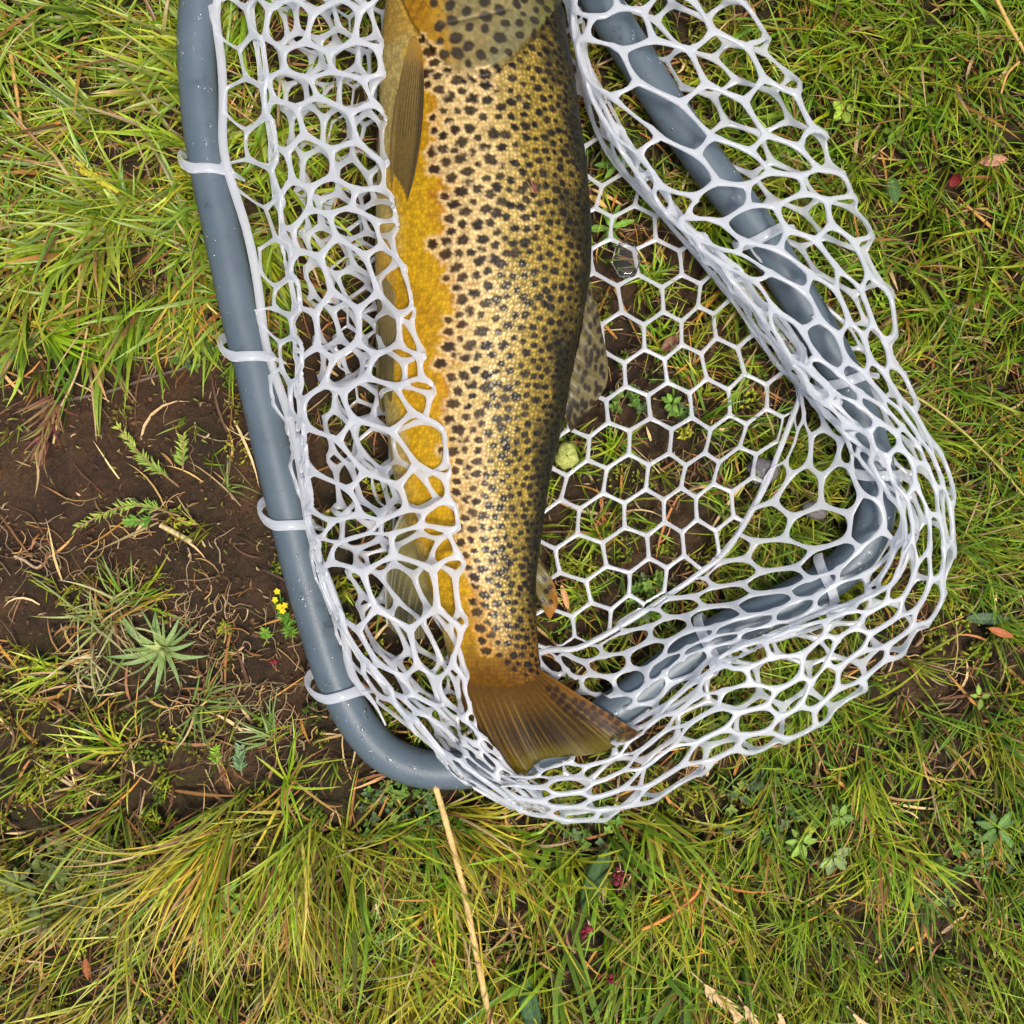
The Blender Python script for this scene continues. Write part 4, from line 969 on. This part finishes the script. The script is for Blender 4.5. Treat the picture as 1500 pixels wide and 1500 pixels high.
def leaf(name, x, y, ang, L_, w_, colr, label, cat='leaf', z=.016, lobes=0, droop=.25, parent=None, mat=M_leaf, group=None, z0=None, tipc=None, fold=.18):
    n, m = 12, 7; t = np.linspace(0, 1, n)[:, None]; s_ = np.linspace(-1, 1, m)[None]
    w = np.sin(np.pi * np.clip(t, 0, 1) ** .85) ** .75 * w_ / 2
    if lobes: w = w * (.72 + .38 * np.abs(np.sin(np.pi * lobes * t)))
    a = t * L_ + 0 * s_; b = s_ * w
    px = x + a * math.cos(ang) - b * math.sin(ang); py = y + a * math.sin(ang) + b * math.cos(ang)
    X, Y = (px - 750) * S, (750 - py) * S
    base = (gh(np.array((x - 750) * S), np.array((750 - y) * S)) + z) if z0 is None else z0
    Z = base + (np.abs(b) * fold + droop * (a - a * a / L_) ) * S + 0 * X - .0002 * np.cos(t * 30) * np.abs(s_)
    up = np.stack([X, Y, Z], -1); dn = up.copy(); dn[..., 2] -= .0003
    c = lin(colr); c2 = lin(tipc) if tipc else c * .85
    cc = c + (c2 - c) * t[..., None] + 0 * s_[..., None]; cc = cc * (1 + .35 * np.exp(-(s_ / .12) ** 2))[..., None] * (1 + .12 * np.sin(t * 40 + np.abs(s_) * 6))[..., None]
    g = grid_quads(n, m); N = n * m; idx = np.arange(N).reshape(n, m); ring = np.concatenate([idx[0], idx[1:, -1], idx[-1, -2::-1], idx[-2:0:-1, 0]]); r2_ = np.roll(ring, -1)
    o = mesh_obj(name, np.concatenate([up.reshape(-1, 3), dn.reshape(-1, 3)]), np.concatenate([g[:, ::-1], g + N, np.stack([ring, r2_, r2_ + N, ring + N], 1)]), mat=mat, parent=parent, cols=np.concatenate([cc.reshape(-1, 3)] * 2))
    if label: o['label'] = label
    if not parent: o['category'] = cat
    if group: o['group'] = group
    return o
leaf('fallen_leaf', 1388, 276, -.9, 24, 15, (120, 22, 18), 'small crimson fallen leaf in the grass at upper right')
leaf('fallen_leaf', 1428, 242, -.1, 44, 18, (176, 124, 96), 'pale brown fallen leaf right of the crimson leaf', mat=M_dry)
leaf('fallen_leaf', 1440, 918, .35, 40, 12, (164, 92, 46), 'orange fallen leaf on the ground near the right edge', mat=M_dry)
leaf('dark_leaf', 1303, 260, 1.4, 42, 20, (70, 104, 46), 'dark green oval leaf beside the upper right net edge')
leaf('dark_leaf', 1415, 905, .02, 66, 18, (76, 98, 66), 'dull green lance leaf lying right of the net corner', z=.008)
leaf('broad_leaf', 888, 1232, 1.95, 105, 30, (52, 84, 30), 'broad dark green blade leaf under the lower net edge', z=.014, droop=.1)
leaf('broad_leaf', 765, 1410, 1.35, 105, 28, (58, 92, 46), 'blue green broad leaf at the bottom beside the straw stalk', z=.016, droop=.1)
leaf('broad_leaf', 305, 1330, -.1, 40, 18, (124, 160, 44), 'bright green spatula leaf in the lower left tussock', z=.022)
leaf('fallen_leaf', 420, 1290, 2.3, 44, 16, (206, 142, 60), 'torn orange brown leaf in the lower left tussock', z=.018, mat=M_dry, lobes=2)
leaf('fallen_leaf', 132, 1395, 1.45, 34, 10, (150, 86, 42), 'rusty curled leaf in the bottom left grass', z=.018, mat=M_dry)
leaf('fallen_leaf', 1172, 1210, -.1, 18, 12, (206, 190, 50), 'tiny yellow leaf beside the leafy herb below the net', z=.013)
leaf('fallen_leaf', 862, 285, .6, 34, 10, (196, 160, 80), 'small straw coloured leaf scrap in a cell of the bag floor', z=.010, mat=M_dry)
leaf('fallen_leaf', 995, 490, 2.4, 34, 18, (128, 88, 62), 'brown dead leaf under the bag floor near the fish', z=.009, mat=M_dry)
leaf('fallen_leaf', 822, 855, 1.3, 44, 9, (196, 140, 92), 'tan dead blade beside the small orange fin', z=.011, mat=M_dry)
leaf('fallen_leaf', 385, 1300 - 890, 1.9, 40, 9, (206, 140, 60), 'orange dead blade in the left wall of the net', z=.012, mat=M_dry)

def herb(x, y, R_, n, colr, label, wr=.42, lobes=0, z=.014, name='leafy_herb', cat='plant', seed=0, tip=None, group=None, arc=None, droop=.25):
    o = thing(name, label, cat, group); r = np.random.default_rng(seed + int(x))
    for k in range(n):
        a = (k / n * 6.283 + r.normal(0, .15)) if arc is None else arc[0] + (arc[1] - arc[0]) * (k + r.uniform(.2, .8)) / n
        L_ = R_ * r.uniform(.7, 1.1)
        leaf('leaf', x + 2 * math.cos(a), y + 2 * math.sin(a), a, L_, L_ * wr, tuple(np.clip(np.array(colr) * r.uniform(.85, 1.12), 0, 255)), None, parent=o, z=z + r.uniform(-.002, .003), lobes=lobes, tipc=tip, droop=droop)
    return o
herb(1232, 168, 19, 5, (152, 176, 56), 'yellow green lobed leaf cluster in grass right of the net', .8, z=.018)
herb(1308, 195, 22, 6, (112, 142, 44), 'feathery green herb below the yellow green lobed cluster', .5, 3)
herb(1168, 1226, 24, 6, (130, 160, 62), 'small leafy herb with pointed pale leaves below the net', .42)
herb(1212, 1246, 28, 5, (150, 172, 104), 'pale silvery leafed herb right of the pointed leafy herb', .5, arc=(-.6, 2.6))
herb(1222, 1188, 20, 5, (118, 152, 58), 'small round leaved seedling above the silvery herb', .6)
herb(985, 590 , 16, 7, (110, 150, 46), 'bright small leaf cluster beneath the bag floor', .55, z=.010)
herb(1450, 1206, 34, 7, (96, 132, 56), 'toothed green leaf clump near the right edge below the net corner', .4, 4)
herb(1428, 1018, 16, 4, (132, 162, 60), 'tiny bright seedling on the bare ground at right', .5)
herb(895, 332, 42, 6, (116, 152, 52), 'rosette of lobed dandelion-like leaves under the bag floor beside the fish', .28, 3, z=.008)
herb(905, 240, 34, 6, (108, 146, 54), 'leafy green plant under the bag floor near the upper fish back', .32, z=.008)
herb(345, 1300, 30, 6, (126, 158, 52), 'lobed bright green plant right of the tussock crown', .36, 3, z=.018)
herb(60, 1345, 30, 8, (108, 120, 60), 'grey green pointed leaf cluster at the lower left edge', .4)
herb(30, 1290, 30, 8, (112, 122, 66), 'upper grey green leaf cluster at the lower left edge', .4)
herb(120, 1330, 28, 7, (96, 110, 56), 'dull olive pointed leaf cluster right of the grey green ones', .4)

# strap leaved rosette on the bare soil
ro = thing('rosette_plant', 'grey green rosette plant with arching strap leaves on bare soil', 'plant'); r = np.random.default_rng(77)
def strap(o, x, y, a, L_, w_, c0, c1, l0=.35, l1=2.2, bend=0.0, z0=None, K=9, name='leaf', mat=M_leaf):
    V, Q, C = blades(np.array([x]), np.array([y]), a, L_ * S, w_ * S, l0, l1, lin(c0)[None], lin(c1)[None], bend, K=K, seed=int(x + y + a * 100), z0=z0)
    return mesh_obj(name, V, Q, mat=mat, parent=o, cols=C)
for k in range(19):
    a = -2.9 + k * .36 if k > 2 else [-2.5, -.55, -1.7][k]
    strap(ro, 229 + 5 * math.cos(a), 954 + 5 * math.sin(a), a, r.uniform(62, 84) if k > 2 else r.uniform(72, 100), r.uniform(7, 9.5), (150, 172, 100), (116, 146, 92), r.uniform(.5, .8), r.uniform(1.9, 2.4), r.choice([-1, 1]) * r.uniform(.2, .9))
for k in range(9):
    a = r.uniform(0, 6.28); strap(ro, 229, 952, a, r.uniform(22, 40), 7, (186, 192, 124), (150, 170, 96), .3, 1.5)

def tuft(x, y, n, Lr, wr, pal, label, heads=(0, 6.28), seed=0, lean=(.5, 1.0, 1.3, 1.8), dry=.2, name='grass_tuft', rad=6):
    r = np.random.default_rng(seed + int(x) * 3); a = r.uniform(heads[0], heads[1], n)
    cb = pick(r, pal, n); d = r.random(n) < dry; cb = np.where(d[:, None], pick(r, DRY, n), cb)
    V, Q, C = blades(x + r.normal(0, rad, n), y + r.normal(0, rad, n), a, r.uniform(*Lr, n) * S, r.uniform(*wr, n) * S, r.uniform(lean[0], lean[1], n), r.uniform(lean[2], lean[3], n), cb, cb * r.uniform(.9, 1.2, (n, 1)), r.normal(0, .5, n), K=8, seed=seed, zmax=zcap)
    o = mesh_obj(name, V, Q, mat=M_grass, cols=C); o['label'] = label; o['category'] = 'grass tuft'; o['group'] = 'grass tufts on the bare soil'
PALE = [(170, 168, 110), (150, 158, 84), (190, 180, 128), (128, 146, 62)]
tuft(150, 905, 70, (50, 120), (2.2, 4.5), PALE, 'large pale tangled grass tuft left of the strap leaved rosette', seed=1, rad=16)
tuft(185, 880, 30, (50, 100), (2.5, 4.5), GREEN, 'green grass tuft above the strap leaved rosette', (-2.6, .2), seed=2)
tuft(130, 965, 36, (30, 80), (2.2, 4), PALE + [(200, 186, 140)], 'bleached curly grass tuft below the pale tangled tuft', (.2, 3.2), seed=3, rad=12)
tuft(172, 1098, 26, (60, 130), (3, 5), GREEN[:4] + YELL[:1], 'fan shaped green tuft on soil at lower left', (-3.6, -.8), seed=4, dry=.3)
tuft(287, 1032, 24, (50, 110), (2.6, 4.2), [(128, 146, 74), (110, 134, 62)], 'star shaped thin grass tuft right of the rosette', (-1.4, 2.0), seed=5)
tuft(392, 1082, 22, (40, 90), (2.6, 4.4), [(128, 150, 74), (110, 134, 62)], 'small grass tuft close to the lower hoop bend', (-3.4, -1.0), seed=6)
tuft(418, 1145, 26, (50, 120), (2.6, 4.6), GREEN[:4], 'sparse grass tuft left of the hoop bottom', (-2.4, 2.4), seed=7, dry=.3)
tuft(78, 992, 20, (50, 100), (3, 5), GREEN[:4], 'flat green grass fan at the left edge of the soil', (2.2, 4.2), seed=8)
tuft(330, 1215, 90, (120, 260), (2.4, 4.4), GREEN[:4] + YELL + YELL, 'big yellow green tussock streaming down to the lower left', (1.55, 2.95), seed=9, rad=14, lean=(.6, 1.0, 1.4, 1.7), dry=.25)
tuft(440, 1225, 70, (110, 240), (2.6, 4.8), GREEN[:4] + YELL, 'green tussock streaming down below the hoop bottom', (1.1, 2.2), seed=10, rad=22, lean=(.6, 1.0, 1.35, 1.7))
tuft(650, 1300, 50, (70, 150), (3, 6), GREEN[:4] + YELL[:2], 'mixed green tuft beside the long straw stalk', (.2, 2.9), seed=11, rad=16)
tuft(1017, 1290, 56, (70, 150), (2.5, 4.5), GREEN[:4] + YELL[:2] + [(200, 130, 60)], 'orange centred grass tuft below the lowest net edge', (.4, 3.0), seed=12, rad=10)
tuft(1265, 1165, 34, (50, 110), (2.5, 4.5), GREEN[:4], 'spreading tuft on the bare ground below the net corner', (.0, 2.6), seed=13)
tuft(1300, 1235, 60, (60, 150), (2.5, 5), GREEN[:4] + YELL[:1], 'dense tuft in the lower right turf', (.3, 2.8), seed=14, rad=18)
tuft(60, 480, 22, (60, 130), (5, 9), GREEN[:3], 'broad bladed tuft at the left edge above the soil', (-.4, 1.0), seed=15, rad=10, dry=.05)
tuft(285, 430, 60, (60, 130), (2.5, 5), GREEN[:4] + YELL + [(200, 140, 66)], 'tuft hanging over the upper rim of the bare soil', (.9, 2.4), seed=16, rad=24)
tuft(330, 715, 14, (30, 80), (2, 3.4), [(128, 150, 74)], 'wispy grass tuft between the hoop and the spiky sprigs', (-2.4, .6), seed=17, dry=.5)
for i, (x, y, n, lb) in enumerate([(975, 500, 40, 'upper bag floor below the fish back'), (1020, 545, 40, 'middle of the bag floor with rusty blades'), (905, 655, 34, 'bag floor next to the green stone'), (1050, 715, 34, 'lower right of the bag floor'), (880, 780, 40, 'lower bag floor beside the fish'), (850, 880, 44, 'bag floor beside the small orange fin'), (960, 395, 34, 'bag floor below the water film'), (1095, 560, 30, 'bag floor near its right seam')]):
    tuft(x, y, n, (28, 75), (2.4, 4.6), GREEN + ([(206, 150, 70)] * 3 if i == 1 else []), 'grass tuft poking through the ' + lb, seed=20 + i, rad=10, lean=(.3, 1.0, 1.1, 1.7))

# spiky heath sprigs
def sprig(pts, label, colr=(116, 150, 60), tipc=(168, 182, 76), nl=70, Ln=18, name='spiky_sprig', z=.008, wl=3.4):
    o = thing(name, label, 'sprig', 'spiky sprigs on the soil'); r = np.random.default_rng(int(pts[0][0] + pts[0][1])); p = catmull(pts, 30)
    q_ = W(p[:, 0], p[:, 1], 0); q_[:, 2] = gh(q_[:, 0], q_[:, 1]) + z
    v, q, t = tube(q_, 1.4 * S, n=6); mesh_obj('stem', v, q[:, ::-1], t[:, ::-1], M_dry, o, cols=np.tile(lin((150, 116, 84)), (len(v), 1)))
    d = np.gradient(p, axis=0); i = r.integers(5, 30, nl); a = np.arctan2(d[i, 1], d[i, 0]) + r.choice([-1, 1], nl) * r.uniform(.3, 1.25, nl)
    tt = (i / 29.0)[:, None]; cb = lin(colr) * (1 - tt) + lin(tipc) * tt; cb = cb * r.uniform(.8, 1.15, (nl, 1))
    V, Q, C = blades(p[i, 0], p[i, 1], a, r.uniform(.7, 1.1, nl) * Ln * S * (1.15 - .5 * tt[:, 0]), wl * S, r.uniform(.6, 1.2, nl), 1.5, cb, cb * 1.15, K=4, seed=4, z0=q_[i, 2])
    mesh_obj('needles', V, Q, mat=M_leaf, parent=o, cols=C, kind='stuff'); return o
sprig([(262, 712), (235, 690), (205, 662), (175, 625)], 'dark green spiky sprig pointing up left on bare soil')
sprig([(272, 690), (272, 668), (273, 640)], 'short bright spiky sprig right of the dark green one', nl=44, z=.012)
sprig([(265, 756), (215, 742), (170, 745), (112, 774)], 'long pale spiky sprig lying leftward on bare soil', nl=64)
sprig([(232, 760), (208, 762), (185, 764)], 'low bushy green sprig under the long pale sprig', (96, 144, 48), (120, 164, 60), 50, 16)
sprig([(318, 1125), (315, 1110), (314, 1096)], 'tiny bright green whorled sprig on lower left soil', (130, 164, 52), (150, 184, 66), 40, 15)
sprig([(354, 1136), (350, 1118), (350, 1096)], 'blue green whorled sprig beside the tiny bright one', (112, 146, 100), (132, 160, 116), 50, 18)
sprig([(392, 940), (391, 932), (390, 922)], 'small whorled sprig below the yellow flowers', (104, 148, 48), (130, 168, 60), 34, 14)

# yellow flowered plant next to the hoop
fl = thing('yellow_flower', 'little yellow flowered plant growing against the left hoop', 'flower'); r = np.random.default_rng(5)
p = catmull([(428, 925), (420, 900), (415, 882), (412, 864)], 20); q_ = W(p[:, 0], p[:, 1], 0); q_[:, 2] = gh(q_[:, 0], q_[:, 1]) + .01
v, q, t = tube(q_, 1.5 * S, n=6); mesh_obj('stem', v, q[:, ::-1], t[:, ::-1], M_leaf, fl, cols=np.tile(lin((96, 130, 50)), (len(v), 1)))
n = 60; i = r.integers(0, 14, n); V, Q, C = blades(p[i, 0] + r.normal(0, 3, n), p[i, 1], r.uniform(0, 6.28, n), r.uniform(10, 20, n) * S, 4 * S, r.uniform(.5, 1.1, n), 1.5, pick(r, [(92, 136, 44), (112, 150, 54)], n), pick(r, [(112, 150, 54)], n), K=4, seed=6, z0=q_[i, 2])
mesh_obj('leaves', V, Q, mat=M_leaf, parent=fl, cols=C, kind='stuff')
for (x, y) in [(413, 864), (416, 886), (421, 892), (424, 884), (410, 876)]:
    for k in range(5): leaf('petal', x, y, k * 1.257 + x, 5, 4.2, (226, 200, 24), None, parent=fl, z=.019)

# red tipped grass head
rg = thing('red_grass_head', 'reddish drooping grass head hanging over the bare soil', 'grass head'); r = np.random.default_rng(8)
p = catmull([(128, 480), (118, 530), (100, 575), (88, 600), (78, 650)], 30); q_ = W(p[:, 0], p[:, 1], .012 + 0 * p[:, 0]); v, q, t = tube(q_, 1.8 * S, n=6)
mesh_obj('stem', v, q[:, ::-1], t[:, ::-1], M_dry, rg, cols=np.tile(lin((190, 160, 110)), (len(v), 1)))
n = 46; i = r.integers(18, 30, n); cb = pick(r, [(96, 44, 38), (130, 84, 62), (112, 62, 48), (128, 122, 60)], n); ct = pick(r, [(160, 116, 84), (150, 142, 74), (116, 62, 50)], n)
V, Q, C = blades(p[i, 0] + r.normal(0, 4, n), p[i, 1] + r.normal(0, 6, n), 1.85 + r.normal(0, .4, n), r.uniform(25, 75, n) * S, r.uniform(2.5, 5, n) * S, 1.3, 1.65, cb, ct, r.normal(0, .4, n), seed=9, z0=.012)
mesh_obj('bristles', V, Q, mat=M_leaf, parent=rg, cols=C, kind='stuff')

# yellow catkin
ck = thing('catkin', 'fuzzy yellow catkin lying in the grass left of the hoop', 'catkin'); r = np.random.default_rng(10)
p = catmull([(118, 250), (135, 257), (152, 268), (174, 281)], 24); q_ = W(p[:, 0], p[:, 1], .020 + 0 * p[:, 0])
v, q, t = tube(q_, 5.5 * S * np.sin(np.linspace(.35, 2.9, 24)) ** .5 * (1 + .2 * np.sin(np.arange(24) * 2.1)), n=10); mesh_obj('core', v, q[:, ::-1], t[:, ::-1], M_leaf, ck, cols=np.tile(lin((196, 184, 56)), (len(v), 1)))
n = 130; i = r.integers(1, 23, n); V, Q, C = blades(p[i, 0] + r.normal(0, 3, n), p[i, 1] + r.normal(0, 3, n), r.uniform(0, 6.28, n), r.uniform(5, 10, n) * S, 2.6 * S, r.uniform(0, 1, n), 1.2, pick(r, [(206, 196, 62), (222, 210, 90), (150, 130, 40)], n), pick(r, [(214, 204, 80)], n), K=3, seed=11, z0=.021)
mesh_obj('scales', V, Q, mat=M_leaf, parent=ck, cols=C, kind='stuff')

# red bead-like seed clusters in the grass
def beads(x, y, n, label, R_=9):
    r = np.random.default_rng(int(x)); mb = MB()
    for k in range(n):
        s_ = r.uniform(3, 5) * S; mb.add(sph * s_ * r.uniform(.8, 1.1, 3) + W(x + r.normal(0, R_ * .5), y + r.normal(0, R_ * .7), .016 + r.uniform(0, .004)), sq, None, lin((120, 28, 44)) * r.uniform(.6, 1.3))
    o = mb.build('red_seed_cluster', M_berry); o['label'] = label; o['category'] = 'seed cluster'; o['group'] = 'red seed clusters in the grass'
beads(907, 1284, 12, 'largest dark red seed cluster in grass below the net', 10)
beads(619, 1366, 6, 'upper red seed cluster left of the straw stalk'); beads(630, 1406, 8, 'lower red seed cluster left of the straw stalk')
beads(858, 1366, 7, 'dull red seed cluster below the broad dark leaf'); beads(893, 1436, 6, 'small red seed cluster near the bottom centre right'); beads(402, 968, 3, 'single red pod on bare soil beside the left hoop', 4)

# flat lichen-green stone under the bag floor, and the small stones round it
def stone(x, y, a, b, h, colr, label, seed):
    r = np.random.default_rng(seed); u_, w_ = np.meshgrid(np.linspace(.02, np.pi - .02, 12), np.arange(20) * np.pi / 10, indexing='ij')
    k = 1 + .08 * np.sin(3 * w_ + r.uniform(0, 6)) + .06 * np.sin(5 * w_ + u_ * 3 + r.uniform(0, 6)) + .05 * np.sin(9 * w_ + 4 * u_)
    v = np.stack([np.sin(u_) ** .7 * np.cos(w_) * a * S * k, np.sin(u_) ** .7 * np.sin(w_) * b * S * k, np.cos(u_) * h * k], -1).reshape(-1, 3)
    c0 = W(x, y, .002); c = lin(colr) * (1 + .3 * np.sin(v[:, :1] * 900 + seed) * np.sin(v[:, 1:2] * 1100))
    o = mesh_obj('stone', v + c0, grid_quads(12, 20, True)[:, ::-1], mat=M_soilbit, cols=c); o['label'] = label; o['category'] = 'stone'; o['group'] = 'stones on the soil'
stone(830, 668, 17, 20, .006, (158, 164, 84), 'flat lichen green stone under the bag floor beside the fish', 1)
stone(1118, 690, 24, 20, .006, (96, 92, 92), 'dark grey stone under the net near the floor seam', 3)
stone(1195, 745, 20, 16, .006, (104, 98, 94), 'grey stone under the net wall right of the floor seam', 4)

# film of water caught in one cell of the bag floor
th_ = np.arange(36) * np.pi / 18; rad = 1 + .06 * np.cos(6 * th_ + .5)
rings = [(0.02, .0014), (.4, .0012), (.75, .0007), (1, 0)]
v = np.concatenate([W(917 + 21 * k * rad * np.cos(th_), 381 + 27 * k * rad * np.sin(th_), .009 + h) for k, h in rings] + [W(917 + 21 * k * rad * np.cos(th_), 381 + 27 * k * rad * np.sin(th_), .009 - h * .3 - .0002) for k, h in rings[::-1]])
o = mesh_obj('water_film', v, grid_quads(8, 36, True), mat=M_water); o['label'] = 'clear film of water filling one hexagon of the bag floor'; o['category'] = 'water film'

# scrap of grass stuck on the flank of the fish
zs = float(fish_top(np.array(785.), np.array(265.))) + .0012
sc = thing('grass_scrap', 'small forked grass scrap with pink base stuck on the fish flank', 'grass scrap')
for (a, L_, w_, c0, c1, bd) in [(-1.35, 34, 3, (140, 80, 70), (90, 110, 40), .1), (-1.85, 46, 3.4, (150, 100, 80), (86, 106, 36), -.2), (-2.1, 34, 2.6, (190, 150, 110), (60, 60, 30), -.3), (-1.1, 26, 2, (200, 170, 120), (170, 150, 80), .3), (-1.6, 16, 3.4, (120, 44, 50), (150, 90, 80), 0)]:
    V, Q, C = blades(np.array([784.]), np.array([284.]), a, L_ * S, w_ * S, 1.45, 1.57, lin(c0)[None], lin(c1)[None], bd, seed=int(L_), z0=zs)
    V[:, 2] = np.maximum(V[:, 2], zs); k_ = (H - V[:, 2:3]) / H; V[:, :2] *= k_
    mesh_obj('blade', V, Q, mat=M_leaf, parent=sc, cols=C)
